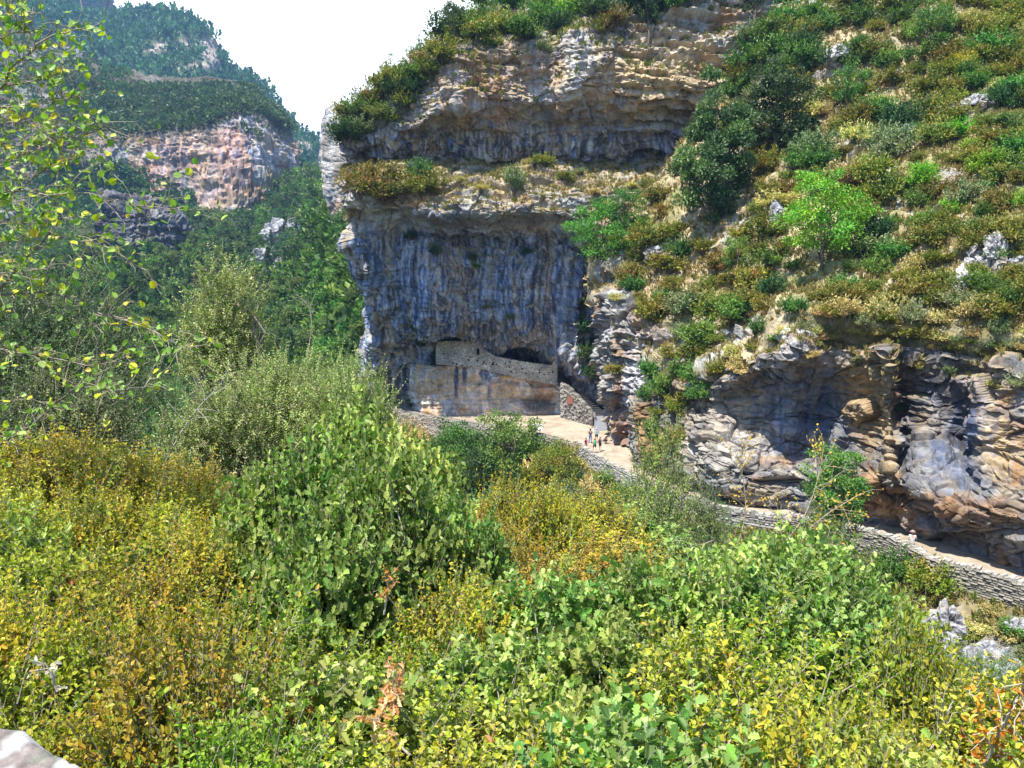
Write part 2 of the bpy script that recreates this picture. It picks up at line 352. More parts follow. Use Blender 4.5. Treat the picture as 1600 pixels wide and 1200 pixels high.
def mcol(p, n, x, y):
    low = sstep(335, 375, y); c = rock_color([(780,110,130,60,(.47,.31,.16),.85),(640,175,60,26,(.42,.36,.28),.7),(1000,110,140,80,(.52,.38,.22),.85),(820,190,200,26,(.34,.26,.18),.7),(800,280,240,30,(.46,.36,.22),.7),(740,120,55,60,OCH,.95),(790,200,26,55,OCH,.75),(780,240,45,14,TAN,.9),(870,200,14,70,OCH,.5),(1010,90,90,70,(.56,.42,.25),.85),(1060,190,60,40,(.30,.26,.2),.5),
                    (905,90,28,50,WHITE,.9),(712,135,14,40,WHITE,.7),(1040,60,60,50,PALE,.5),(610,210,70,16,GREY,.7),
                    (700,395,50,28,(.30,.22,.17),.75),(735,445,16,40,(.36,.26,.19),.6),(700,480,40,14,(.34,.3,.27),.6),(600,590,32,60,TAN,.8),(640,600,26,40,(.42,.28,.17),.7),(665,600,14,50,(.42,.45,.55),.6),
                    (760,520,120,18,(.26,.21,.16),.8),(880,575,50,22,(.34,.30,.27),.6),(640,215,60,14,(.3,.22,.16),.6),(760,345,160,14,(.20,.18,.15),.8),(900,620,16,40,(.36,.37,.47),.5)],
                   streak=.95, strat=.28, ochre=.0, fmask=fl, low=low, gain=.9)(p, n, x, y)
    up = sstep(.45, .75, n[:, 2] + .25 * fbm(p, 3, .8)); g = fbm(p + 7, 4, .5)
    grass = mixc(LEDGE, np.broadcast_to((.24, .22, .10), c.shape), sstep(.0, .5, g))
    return mixc(c, grass, up * .95)
patch('cliff', rows_px(rowsM, U, [(30, 34), (9, 9)]), 760, 560, rock_disp(1.0, .95, .42, .5, .2, fl, stm), mcol, M_rock, key='main',
      label='tall overhanging grey and ochre cliff with the cave', cat='cliff')

# rock base under the masonry wall
rowsB = [
 [(655,566,124),(750,562,124),(900,590,124)],
 [(640,566,117),(662,571,113.7),(750,568,113.5),(800,580,113.5),(868,594,113.2),(890,602,112.5)],
 [(640,570,115.5),(662,573,112.4),(750,570,112.3),(800,583,112.2),(868,598,112),(890,606,111.6)],
 [(640,600,115.5),(664,600,111.9),(750,600,111.8),(820,606,112.4),(868,612,112.6),(885,620,112)],
 [(641,622,115.8),(666,622,111.7),(750,622,111.4),(820,626,113.2),(850,628,114.5),(868,632,114),(890,636,112)],
 [(642,636,116.5),(668,642,111.4),(750,643,110.6),(820,648,111),(868,654,110.6),(890,656,110)],
 [(642,650,116),(668,655,110.6),(750,656,109.6),(820,660,109.6),(868,664,109),(890,668,108)],
]
patch('rock_face', rows_px(rowsB, np.linspace(0, 1, 14)), 130, 280, rock_disp(.35, .12, .22, .22, .1),
      rock_color([(700,600,60,30,(.50,.36,.22),.75),(790,625,70,26,(.54,.43,.31),.8),(713,590,4,34,(.05,.06,.10),1),(726,583,5,16,(.07,.08,.12),1),(755,585,9,12,(.08,.09,.13),1),(765,610,4,26,(.12,.14,.2),.8),(840,630,26,14,(.12,.1,.09),.8),(835,600,8,20,(.25,.24,.2),.7),(770,600,12,5,(.5,.3,.2),1)], streak=.22, strat=.3, ochre=.25, pale=.3, gain=1.5), M_rock, key='base',  # thin dark streaks are seepage; the patch in the right recess paints its shade
      label='tan rock face stained by seeping water under the cave wall', cat='rock')

# pale outcrop to the right of the stairs
rowsO = [
 [(945,448,100),(1000,440,100),(1060,450,98),(1130,500,90)],
 [(938,455,93),(965,450,92),(1000,450,92),(1060,490,86),(1130,550,76)],
 [(934,464,90),(965,460,88),(1000,475,86),(1060,530,80),(1130,580,70)],
 [(933,500,90),(955,505,86.5),(1000,530,83.5),(1060,580,77),(1130,610,68)],
 [(938,560,90.5),(962,560,86.3),(1000,580,83),(1060,620,76),(1130,650,67)],
 [(944,610,90.5),(968,610,85.6),(1000,620,83),(1060,660,76),(1130,690,67)],
 [(952,650,91),(978,655,86.4),(1010,660,84),(1060,700,77),(1130,720,67)],
 [(964,690,91),(985,698,87.8),(1015,705,85.4),(1060,735,77),(1130,750,67)],
 [(968,715,91),(990,725,88),(1015,735,85.4),(1060,770,77),(1130,790,67)],
]
patch('rock_outcrop', rows_px(rowsO, np.linspace(0, 1, 14), [(22, 26), (6, 9)]), 300, 240, rock_disp(.8, .1, .35, .9, .25),
      rock_color([(955,500,22,60,WHITE,.95),(985,620,24,60,(.62,.6,.6),.9),(965,640,10,60,OCH,.9),(985,675,24,26,(.40,.22,.12),.95),(1010,500,40,40,(.55,.4,.27),.8),(1030,700,40,30,(.45,.4,.36),.7)], streak=.3, strat=.25, ochre=.0, pale=.3), M_rock, key='outcrop',
      label='pale broken limestone outcrop to the right of the stairs', cat='rock')

# right cliff above the path
cx = np.array([985,1040,1080,1120,1160,1200,1235,1262,1300,1350,1390,1402,1440,1480,1520,1560,1610,1700.])
rimy = np.array([640,606,596,584,570,552,540,540,545,548,542,544,546,552,560,570,580,600.])
basy = np.array([735,752,765,775,785,792,798,801,805,812,822,826,842,858,872,884,900,925.])
rimY = np.array([80,74,70,66,62.5,60,58,58.6,60,57,54,56.8,55.6,54.6,53.2,50.8,48.4,45.])
basY = np.array([80,73,69.5,66,64,62.5,62,61.5,61.5,60.5,59,58.6,56.2,53.6,52,50.4,48.5,45.5])
fr = [0, .1, .25, .42, .6, .76, .9, 1.0, 1.12]
off = np.array([  # protrusion (negative = towards the viewer) added to the rim->base blend, one row per fraction
 [0]*18,
 [0,.2,.2,.3,.5,.4,.2,.8,.4,-.1,-.2,1.2,.6,.4,.5,0,0,0],
 [0,.5,.6,1.2,2.2,2.8,3.0,3.2,1.6,.4,-.4,2.2,1.6,2.0,1.6,.2,0,0],
 [0,-.4,-.6,0,2.0,3.4,3.6,3.6,2.2,.6,-.6,2.2,1.6,2.4,2.2,.2,-.4,0],
 [0,-1.2,-2.0,-2.2,-.6,2.2,2.8,2.4,.6,-1.6,-2.8,-.6,-2.0,-.6,-.6,-3.0,-2.6,-2.4],
 [0,-1.2,-2.6,-3.2,-3.0,-.6,.6,-.6,-2.6,-4.2,-4.6,-4.2,-4.6,-4.2,-3.8,-4.0,-3.6,-3.4],
 [0,-1,-2,-2.8,-3.0,-1.6,-.6,-1,-1.6,-2.8,-3,-2.8,-3,-2.8,-2.6,-2.8,-2.6,-2.6],
 [0]+[-.3]*6+[-2.2]*11, [0]+[-.3]*6+[-2.4]*11])
rowsR = [P(cx, rimy - 26, rimY + 9), P(cx, rimy - 6, rimY + 2)]
for f_, o_ in zip(fr, off): rowsR.append(P(cx, rimy + (basy - rimy) * f_, rimY + (basY - rimY) * min(f_, 1) + o_))
fR = lambda x, y: np.clip(blob2(x, y, 1250, 660, 90, 90) + blob2(x, y, 1500, 680, 80, 110), 0, 1)
def rcol(p, n, x, y):
    c = rock_color([(1350,620,50,80,(.60,.40,.18),.95),(1390,700,16,70,(.58,.4,.2),.8),(1425,570,34,30,TAN,.6),(1240,545,36,18,WHITE,.95),(1300,560,50,22,(.56,.5,.45),.7),(1200,570,60,20,(.62,.56,.5),.7),
                    (1560,710,44,50,(.62,.45,.24),.95),(1450,660,24,40,(.58,.45,.27),.7),(1590,740,14,22,OCH,.9),(1540,600,60,30,(.5,.4,.3),.7),(1250,650,70,80,(.24,.28,.36),.8),(1490,680,45,90,(.20,.24,.34),.85),(1420,640,18,70,(.12,.12,.13),.5),  # blue grey and near-black patches paint the shade of the overhung faces
                    (1130,700,70,50,(.60,.55,.48),.85),(1170,770,60,20,(.55,.48,.36),.9),(1400,790,120,24,(.34,.20,.11),.6),(1540,800,80,26,(.36,.2,.1),.6),(1400,570,180,16,(.5,.4,.28),.6),(1120,640,60,50,(.50,.42,.32),.7),(1450,830,150,22,(.22,.2,.2),.6),(1060,640,30,30,(.5,.42,.32),.6)],  # dark grey band at the foot paints the shade of the undercut
                   streak=.6, strat=.3, ochre=.15, pale=-.2, fmask=fR, gain=.64)(p, n, x, y)
    up = sstep(.5, .8, n[:, 2] + .3 * fbm(p, 3, .8)) * sstep(-20, 10, 620 - y)
    return mixc(c, np.broadcast_to((.30, .24, .14), c.shape), up * .8)
patch('cliff', np.array(rowsR), 380, 680, rock_disp(.9, .35, .16, .7, .2, fR, warp=.12), rcol, M_rock, key='right',
      label='lower ochre and grey cliff with painted blue shade along the right end of the path', cat='cliff')

# ------------------------------------------------------------------ steep hillside on the right
hr = [(-140,1190,[(1190,128),(1300,122),(1400,118),(1500,114),(1720,110)]),
      (-40, 1160,[(1160,118),(1300,108),(1400,104),(1500,98),(1720,92)]),
      (60, 1130,[(1130,112),(1200,104),(1300,100),(1400,94),(1500,88),(1720,82)]),
      (150,1100,[(1100,108),(1200,98),(1300,92),(1400,86),(1500,80),(1720,74)]),
      (230,1060,[(1060,104),(1130,96),(1200,90),(1300,84),(1400,78),(1500,73),(1720,67)]),
      (320,1000,[(1000,100),(1060,93),(1130,86),(1200,80),(1300,75),(1400,70),(1500,66),(1720,60)]),
      (400,925,[(925,99),(960,94),(1000,91),(1060,86),(1130,80),(1200,75),(1300,69),(1400,65),(1500,60),(1720,54)]),
      (460,925,[(925,95),(960,91),(1000,87),(1060,82),(1130,76),(1200,70),(1300,64),(1400,60),(1500,56),(1720,50)]),
      (515,945,[(945,90),(1000,85),(1060,79),(1130,71),(1200,63),(1300,59.5),(1400,56.5),(1500,54.2),(1720,47)]),
      (560,960,[(960,90),(1000,84.5),(1060,75),(1110,68),(1160,63.5),(1230,60),(1300,61.5),(1400,58),(1500,56),(1720,48)]),
      (640,980,[(980,90),(1040,80),(1110,73),(1230,66),(1400,63),(1720,54)])]
cxs = np.array([0,.05,.1,.16,.22,.3,.38,.46,.54,.62,.7,.78,.86,.93,1.])
rowsH = []
for (yy, xl, dd) in hr:
    dd = np.array(dd, float); xs = xl + (1720 - xl) * cxs; Yv = np.interp(xs, dd[:, 0], dd[:, 1]); yv = yy + 0 * xs
    if yy >= 515: yv = yy + np.interp(xs, [950, 1010, 1110, 1160, 1230, 1400, 1500, 1720], [-20, 25, 22, 8, -26, -6, 8, 44])
    r = np.stack([xs, yv, Yv], 1); r = np.concatenate([[(xl + 14, yy + 10, dd[0, 1] + 16)], r]); rowsH.append(P(r[:, 0], r[:, 1], r[:, 2]))
def hdisp(p, n, x, y):
    d = 1.6 * fbm(p, 4, 1 / 9.) + .5 * ridge(p, 4, .3); rk = sstep(.05, .35, fbm(p + 33, 3, .12)); d1, d2, idv, tl = cells(p, (.35, .35, .6))
    return n * (d * .8 + rk * (tl * 1.1 + (idv - .5) * .9))[:, None]
def hcol(p, n, x, y):
    g = fbm(p, 4, .35); b = fbm(p + 21, 4, .14); rk = np.clip(sstep(.1, .4, fbm(p + 33, 3, .12)), 0, 1)
    c = mixc((.42, .34, .21), np.broadcast_to((.26, .24, .11), (len(p), 3)), sstep(-.2, .4, b)); c = mixc(c, np.broadcast_to((.42, .33, .22), c.shape), sstep(.1, .5, g) * .7)
    c = mixc(c, np.broadcast_to((.34, .33, .31), c.shape), rk * sstep(-.3, .2, g)); wb = np.clip(blob2(x, y, 1535, 385, 26, 34) + blob2(x, y, 1500, 430, 14, 20), 0, 1)
    c = mixc(c, np.broadcast_to((.48, .46, .45), c.shape), sstep(.4, .7, wb)); bare = np.clip(blob2(x, y, 1040, 430, 80, 60) + blob2(x, y, 1300, 70, 30, 90), 0, 1)
    return mixc(c, np.broadcast_to((.46, .35, .22), c.shape), sstep(.3, .7, bare) * .7) * (1 + .3 * g[:, None])
patch('hillside', np.array(rowsH), 420, 520, hdisp, hcol, M_earth, key='hill')

# ------------------------------------------------------------------ thin pale buttress behind the main cliff
rowsT = [[(520,165,225),(600,150,225)],[(508,200,200),(530,194,196),(600,184,196)],[(504,240,200),(525,240,195),(600,240,195)],[(509,285,200),(530,285,195),(600,285,195)],
         [(516,320,200),(535,320,195),(600,320,195)],[(520,350,200),(540,350,195),(600,350,195)],[(520,380,204),(600,380,200)]]
patch('rock_buttress', rows_px(rowsT, np.linspace(0, 1, 8), [(14, 26), (3, 6)]), 200, 90, rock_disp(.8, .5, .06, .16, .06, sc_=1.6),
      rock_color([(535,330,22,24,(.60,.34,.15),1),(520,240,24,60,(.60,.55,.50),.7)], streak=.5, strat=.2, ochre=-.2, pale=.5, gain=.8), M_rock, key='thin', label='thin pale rock buttress at the left edge of the main cliff', cat='rock')

# ------------------------------------------------------------------ orange cliff across the valley
rowsF = [
 [(-260,-10,640),(0,40,600),(100,70,600),(170,112,600),(250,122,600),(330,125,600),(385,142,600),(425,190,620),(470,240,640)],
 [(-260,60,520),(0,90,520),(100,110,520),(170,130,520),(250,140,520),(330,146,520),(385,152,520),(430,190,540),(465,240,560)],
 [(-260,140,450),(0,160,450),(120,190,445),(190,205,440),(260,200,440),(330,190,440),(385,166,445),(420,185,470),(458,225,500)],
 [(-260,160,445),(0,180,440),(120,205,435),(190,215,430),(260,208,430),(330,196,430),(385,176,436),(420,192,460),(460,232,490)],
 [(-260,200,440),(0,215,436),(120,230,432),(190,240,428),(260,235,426),(330,228,426),(390,215,430),(462,248,480)],
 [(-260,240,438),(0,250,434),(120,260,430),(190,270,426),(260,275,424),(330,275,422),(400,255,428),(463,258,475)],
 [(-260,290,436),(0,290,432),(140,290,428),(210,298,424),(280,325,418),(340,345,414),(400,332,420),(463,275,470)],
 [(-260,330,400),(0,340,400),(140,345,400),(210,350,400),(280,370,395),(340,385,392),(400,372,398),(475,330,440)],
]
fF = lambda x, y: .3 + 0 * x
def fcol(p, n, x, y):
    c = rock_color([(300,235,30,55,(.55,.36,.24),.8),(260,250,60,45,(.66,.38,.24),.9),(360,250,36,70,(.62,.36,.24),.9),(310,300,50,40,(.55,.40,.33),.7),(230,240,30,20,PALE,.5),(420,230,40,40,(.5,.49,.48),.85),(425,225,12,22,(.6,.42,.22),.9),(330,190,60,12,(.35,.35,.38),.7),(180,255,25,40,(.4,.42,.47),.9),(390,190,16,22,PALE,.7)], streak=.5, strat=.25, ochre=.5, pale=.2, s=4.0, gain=.8)(p, n, x, y)
    low = sstep(100, 160, 160 - x) * 0
    left = 1 - sstep(130, 190, x); rocky = sstep(.0, .4, fbm(p, 4, 1 / 28.))
    sl = mixc((.10, .09, .06), np.broadcast_to((.27, .26, .25), c.shape), rocky * (.35 + .5 * left)); sl = sl * (1 + .3 * fbm(p, 4, .15)[:, None])
    top = 1 - sstep(8, 26, n[:, 2] * 0 + y - np.interp(x, [-260, 0, 120, 190, 260, 330, 385, 455], [140, 160, 190, 200, 196, 186, 158, 200]))
    return mixc(c, sl, np.clip(np.maximum(top, left * .7), 0, 1))
patch('cliff', rows_px(rowsF, np.linspace(0, 1, 26)), 260, 460, rock_disp(1.1, .5, .15, .3, .1, sc_=3.6), fcol, M_far, key='far', label='orange and grey cliff wall across the valley', cat='cliff')

# small dark cliff lower left, above the forest
rowsS = [[(150,300,330),(180,300,330),(280,330,330)],[(150,326,300),(180,330,300),(215,335,298),(262,352,300),(300,380,310)],[(150,356,300),(180,362,299),(215,372,297),(255,385,300),(300,400,310)],[(150,402,299),(180,405,298),(215,412,296),(250,420,300),(300,430,310)]]
patch('cliff', rows_px(rowsS, np.linspace(0, 1, 10)), 110, 180, rock_disp(.8, .6, .2, .6, .2, sc_=3.0), rock_color([(228,385,12,26,(.5,.28,.15),.9),(190,360,40,30,(.25,.26,.31),.7)], 0.5, .2, -.2, s=3.0, gain=.4), M_far, key='small', label='small dark cliff with a rusty stain above the valley forest', cat='cliff')

# ------------------------------------------------------------------ blue mountain, its shoulder and the far crag
rl = [(-500,-260),(0,-60),(90,0),(140,22),(185,26),(230,25),(280,34),(315,52),(332,72),(342,98),(395,134),(440,180),(490,232),(560,290),(700,430)]
rlx = np.array([a for a, b in rl], float); rly = np.array([b for a, b in rl], float)
mx_ = np.array([-500,-200,0,90,140,185,230,280,315,342,370,395,420,440,465,490,520,560,620,700.])
my = np.interp(mx_, rlx, rly)
rowsN = [P(mx_, my + 31, 1150 + 0 * mx_), P(mx_, my + 8, 960 + 0 * mx_), P(mx_, my + 20, 920 + 0 * mx_), P(mx_, my + 50, 860 + 0 * mx_), P(mx_, my + 95, 800 + 0 * mx_), P(mx_, np.maximum(my + 155, 330), 720 + 0 * mx_), P(mx_, 480 + 0 * mx_, 650 + 0 * mx_)]
bandf = lambda x, y: np.clip(np.exp(-((y - np.interp(x, [190,250,300,340], [88,74,66,72])) / 8) ** 2) * sstep(195, 260, x) * (1 - sstep(345, 355, x)) + blob2(x, y, 300, 108, 36, 12) + blob2(x, y, 330, 88, 14, 22) + blob2(x, y, 475, 232, 16, 16) + .8 * blob2(x, y, 440, 200, 12, 8), 0, 1)
def ndisp(p, n, x, y):
    b = bandf(x, y); return n * (16 * fbm(p, 4, 1 / 85.) + 5 * fbm(p, 3, 1 / 13.) + 8 * b * (1 + .5 * perlin(p * .2)))[:, None]
def ncol(p, n, x, y):
    b = sstep(.3, .6, bandf(x, y) * (1 + .9 * fbm(p, 3, 1 / 16.))); g = fbm(p, 4, 1 / 8.)
    c = mixc((.035, .075, .035), np.broadcast_to((.09, .13, .06), (len(p), 3)), sstep(-.3, .4, g)); rocks = sstep(.33, .5, fbm(p + 50, 3, 1 / 22.))
    c = mixc(c, np.broadcast_to((.2, .2, .19), c.shape), rocks * .4)
    return mixc(c, np.broadcast_to((.36, .31, .26), c.shape) * (1 + .4 * g[:, None]), b)
patch('mountain', np.array(rowsN), 200, 420, ndisp, ncol, M_far, key='mountain')
rowsK = [[(-500,-120,1450),(60,-100,1450),(150,-70,1450),(168,-20,1480)],[(-500,-110,1300),(60,-90,1300),(150,-40,1300),(174,4,1350)],[(-500,-60,1290),(60,-40,1290),(150,0,1290),(178,26,1340)],[(-500,60,1270),(60,60,1270),(150,60,1280),(190,70,1320)]]
patch('mountain', rows_px(rowsK, np.linspace(0, 1, 14)), 120, 200, rock_disp(1, .5, .4, .6, .2, sc_=13.0), rock_color([(120,20,60,40,(.5,.38,.3),.6)], .4, .3, .15, .4, s=13.0), M_far, key='crag')

# ------------------------------------------------------------------ valley slopes under the forest
rowsV = [
 [(-260,250,470),(0,270,470),(150,280,460),(250,300,450),(350,330,440),(420,310,460),(475,265,520),(500,290,480),(540,330,330),(680,330,260)],
 [(-260,330,380),(0,350,385),(150,345,390),(250,345,385),(330,358,375),(390,352,390),(450,300,420),(480,275,400),(510,320,290),(545,345,210),(680,345,190)],
 [(-260,400,270),(0,400,270),(150,400,280),(300,400,300),(390,400,320),(440,380,330),(480,395,240),(560,400,168),(680,400,150)],
 [(-260,470,190),(0,470,190),(150,470,200),(300,470,225),(400,470,215),(480,470,180),(560,470,146),(680,470,136)],
 [(-260,540,130),(0,540,130),(150,540,145),(300,540,165),(400,540,162),(480,540,150),(560,540,130),(680,540,124)],
 [(-260,620,85),(0,620,90),(150,620,100),(300,620,118),(400,620,120),(480,620,119),(560,624,122),(680,642,130)],
 [(-260,720,52),(0,720,55),(150,720,60),(300,720,68),(400,720,78),(480,720,92),(560,710,104),(680,710,122)],
 [(-260,950,42),(0,950,45),(150,950,50),(300,950,58),(400,950,66),(480,900,80),(560,850,92),(680,800,110)],
]
def vdisp(p, n, x, y): return n * (2.6 * fbm(p, 4, 1 / 22.) * np.clip(p[:, 1] / 150, .3, 3))[:, None] + 0
def vcol(p, n, x, y):
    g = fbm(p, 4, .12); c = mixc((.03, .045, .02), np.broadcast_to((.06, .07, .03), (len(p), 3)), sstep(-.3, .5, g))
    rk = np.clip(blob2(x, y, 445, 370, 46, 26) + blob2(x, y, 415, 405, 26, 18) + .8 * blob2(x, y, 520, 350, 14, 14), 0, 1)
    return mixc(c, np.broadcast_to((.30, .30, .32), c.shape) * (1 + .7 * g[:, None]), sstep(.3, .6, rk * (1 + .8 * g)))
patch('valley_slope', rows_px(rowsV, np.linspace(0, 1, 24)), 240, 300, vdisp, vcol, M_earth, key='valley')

rowsP = [[(868,730,88),(900,732,88),(935,748,88)],[(866,738,83),(890,736,82.5),(915,744,82),(938,756,82.5)],[(862,752,82),(888,752,81.5),(915,758,81.2),(936,768,82)],[(860,785,82),(888,785,81),(912,790,80.8),(930,800,82)],[(862,830,83),(888,830,81),(912,830,80.6),(930,840,83)]]
patch('rock_pillar', rows_px(rowsP, np.linspace(0, 1, 8), [(10, 14), (3, 4)]), 130, 90, rock_disp(.5, .3, .3, .7, .2), rock_color([(892,745,14,30,(.62,.42,.2),1),(915,760,14,40,(.4,.3,.24),.8)], .3, .3, .1, .1, gain=.75), M_rock, key='pillar', label='ochre rock pillar below the hikers on the bank', cat='rock')
# ================================================================== GROUND, PATH AND WALLS
PZ = -17.5
outer = np.array([(520,629),(550,631),(585,634),(620,640),(660,648),(700,655),(740,661),(790,669),(830,677),(870,686),(900,697),(930,714),(960,731),(1000,751),(1040,769),(1085,783),(1130,795),(1190,806),(1240,813),(1300,824),(1360,836),(1400,850),(1450,876),(1530,898),(1600,920),(1680,945),(1800,985)], float)
OW = Pz(outer[:, 0], outer[:, 1], PZ + np.interp(outer[:, 0], [860, 930, 1235, 1300], [.05, .4, .4, .5])); OW[:, 2] = PZ
def resample(pts, n):
    s = np.concatenate([[0], np.cumsum(np.linalg.norm(np.diff(pts, axis=0), axis=1))]); return pchip(s, pts, np.linspace(0, s[-1], n)), s[-1]
OWd, _ = resample(OW, 400)
tdir = np.gradient(OWd, axis=0); tdir /= np.linalg.norm(tdir, axis=1)[:, None]; odir = np.stack([tdir[:, 1], -tdir[:, 0], 0 * tdir[:, 0]], 1)
if (odir * OWd).sum(1).mean() > 0: odir = -odir            # outwards = towards the gorge
footz = np.interp(PX(OWd)[0], [520, 640, 800, 900, 1000, 1240, 1400, 1600, 1700], [-19.5, -20.4, -20.2, -18.6, -18.6, -18.2, -18.6, -18.2, -18.2])
def ground_z(X, Y):
    X = np.asarray(X, float); Y = np.asarray(Y, float); sh = X.shape; q = np.stack([X.ravel(), Y.ravel()], 1)
    d = np.empty(len(q)); fz = np.empty(len(q))
    for a in range(0, len(q), 20000):
        dd = ((q[a:a + 20000, None] - OWd[None, :, :2]) ** 2).sum(-1); k = dd.argmin(1); r = q[a:a + 20000] - OWd[k, :2]
        d[a:a + 20000] = np.where((r * odir[k, :2]).sum(1) > 0, 1, -1) * np.sqrt(dd.min(1)); fz[a:a + 20000] = footz[k]
    p3 = np.stack([q[:, 0], q[:, 1], 0 * d], 1)
    gz = np.where(d < -1.3, -17.95, np.where(d < .3, fz - .3, fz - .95 * (d - .3))); gz = np.maximum(gz, -50 - .02 * d)
    gz = np.where((d > .5), gz + np.clip(d / 6, 0, 1) * 1.3 * fbm(p3, 3, 1 / 7.), gz)
    yy = q[:, 1]; hill = -1.95 - .17 * (yy - 1.5) - .9 * np.maximum(yy - 8.5, 0) + .16 * fbm(p3, 3, .5)
    hill = hill + np.clip(-q[:, 0] - 12, 0, 60) * .35 - np.clip(q[:, 0] - 3, 0, 30) * .12
    hill = hill - sstep(.40, .56, q[:, 0] / np.maximum(yy, .5)) * np.maximum(yy - 2, 0) * .75
    hill = np.where(yy < 1.2, -1.9 + .0 * yy, hill)
    far = np.clip((np.abs(q[:, 0]) - 150) * .5, 0, 40)
    return (np.maximum(gz, hill)).reshape(sh)
gx = np.concatenate([[-4000, -1500, -500, -220], np.linspace(-130, -20, 60), np.linspace(-19.5, 20, 150), np.linspace(20.5, 75, 120), [130, 300, 900, 3000]])
gy = np.concatenate([[-3000, -900, -300, -80, -30], np.linspace(-10, 12, 110), np.linspace(12.4, 75, 200), np.linspace(76, 135, 60), [180, 300, 900, 3500]])
GX, GY = np.meshgrid(gx, gy); GZ = ground_z(GX, GY); GZ = np.where((GY > 150) | (GX > 100) | (GX < -180), np.minimum(GZ, -30), GZ)
gp = np.stack([GX, GY, GZ], -1); gn = gnormals(gp); gn = np.where((gn[..., 2] < 0)[..., None], -gn, gn); gpf = gp.reshape(-1, 3)
g1 = fbm(gpf, 4, .45); g2 = fbm(gpf + 60, 4, .15); 
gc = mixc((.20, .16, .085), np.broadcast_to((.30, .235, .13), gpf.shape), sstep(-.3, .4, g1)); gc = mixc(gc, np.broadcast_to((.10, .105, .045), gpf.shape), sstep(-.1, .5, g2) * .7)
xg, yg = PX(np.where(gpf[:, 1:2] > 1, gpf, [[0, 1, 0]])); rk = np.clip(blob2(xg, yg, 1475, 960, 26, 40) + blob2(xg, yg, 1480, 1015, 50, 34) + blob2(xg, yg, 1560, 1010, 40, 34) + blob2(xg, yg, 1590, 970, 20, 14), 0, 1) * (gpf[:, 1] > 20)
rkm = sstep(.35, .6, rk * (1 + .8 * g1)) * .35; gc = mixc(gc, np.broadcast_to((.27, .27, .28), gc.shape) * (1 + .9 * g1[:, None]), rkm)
near = (gpf[:, 1] < 14)[:, None]; gc = np.where(near, np.array((.045, .038, .022)) * (1 + .5 * g1[:, None]), gc)  # near litter coloured extra dark, painting shade into the gaps between shrubs
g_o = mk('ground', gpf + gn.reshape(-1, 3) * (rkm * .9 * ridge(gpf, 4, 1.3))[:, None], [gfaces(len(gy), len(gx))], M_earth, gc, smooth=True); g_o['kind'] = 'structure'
def gpoint(X, Y): return np.array([X, Y, float(ground_z(np.array([X]), np.array([Y]))[0])])
def gpix(x, y):
    """ground point seen at a pixel (march)"""
    t = np.linspace(6, 130, 1200); q = P(x + 0 * t, y + 0 * t, t); z = ground_z(q[:, 0], q[:, 1]); k = np.argmax(q[:, 2] < z); return q[k] if (q[:, 2] < z).any() else q[-1]

# the path sheet
inner = np.array([(520,610),(550,613),(585,618),(620,624),(660,636),(700,640),(740,640),(790,642),(830,642),(870,642),(905,646),(930,650),(950,655),(985,690),(1010,700),(1040,715),(1085,735),(1130,755),(1190,775),(1240,785),(1300,795),(1360,805),(1400,815),(1450,835),(1530,862),(1600,880),(1680,905),(1800,935)], float)
IW = Pz(inner[:, 0], inner[:, 1], PZ + 0 * inner[:, 0]); IW = IW + np.array([.25, 1.6, 0]) * np.array([1, 1, 0]); A, _ = resample(OW + odir[np.linspace(0, 399, len(OW)).astype(int)] * -.1, 260); B, _ = resample(IW, 260)
tt = np.linspace(0, 1, 34)[:, None, None]; G = A[None] * (1 - tt) + B[None] * tt; pf = G.reshape(-1, 3)
pf = pf + np.stack([0 * pf[:, 0], 0 * pf[:, 0], .05 * fbm(pf, 3, .5) + .35 * np.repeat(tt[:, 0, 0] ** 6, 260) * (.5 + .5 * fbm(pf, 2, .8))], 1)
pc = mixc((.42, .36, .28), np.broadcast_to((.33, .27, .2), pf.shape), sstep(-.3, .5, fbm(pf, 4, .4))) * (1 + .22 * fbm(pf, 3, 2.2))[:, None]
o = mk('path', pf, [gfaces(34, 260)], M_path, pc, smooth=True); o['kind'] = 'structure'

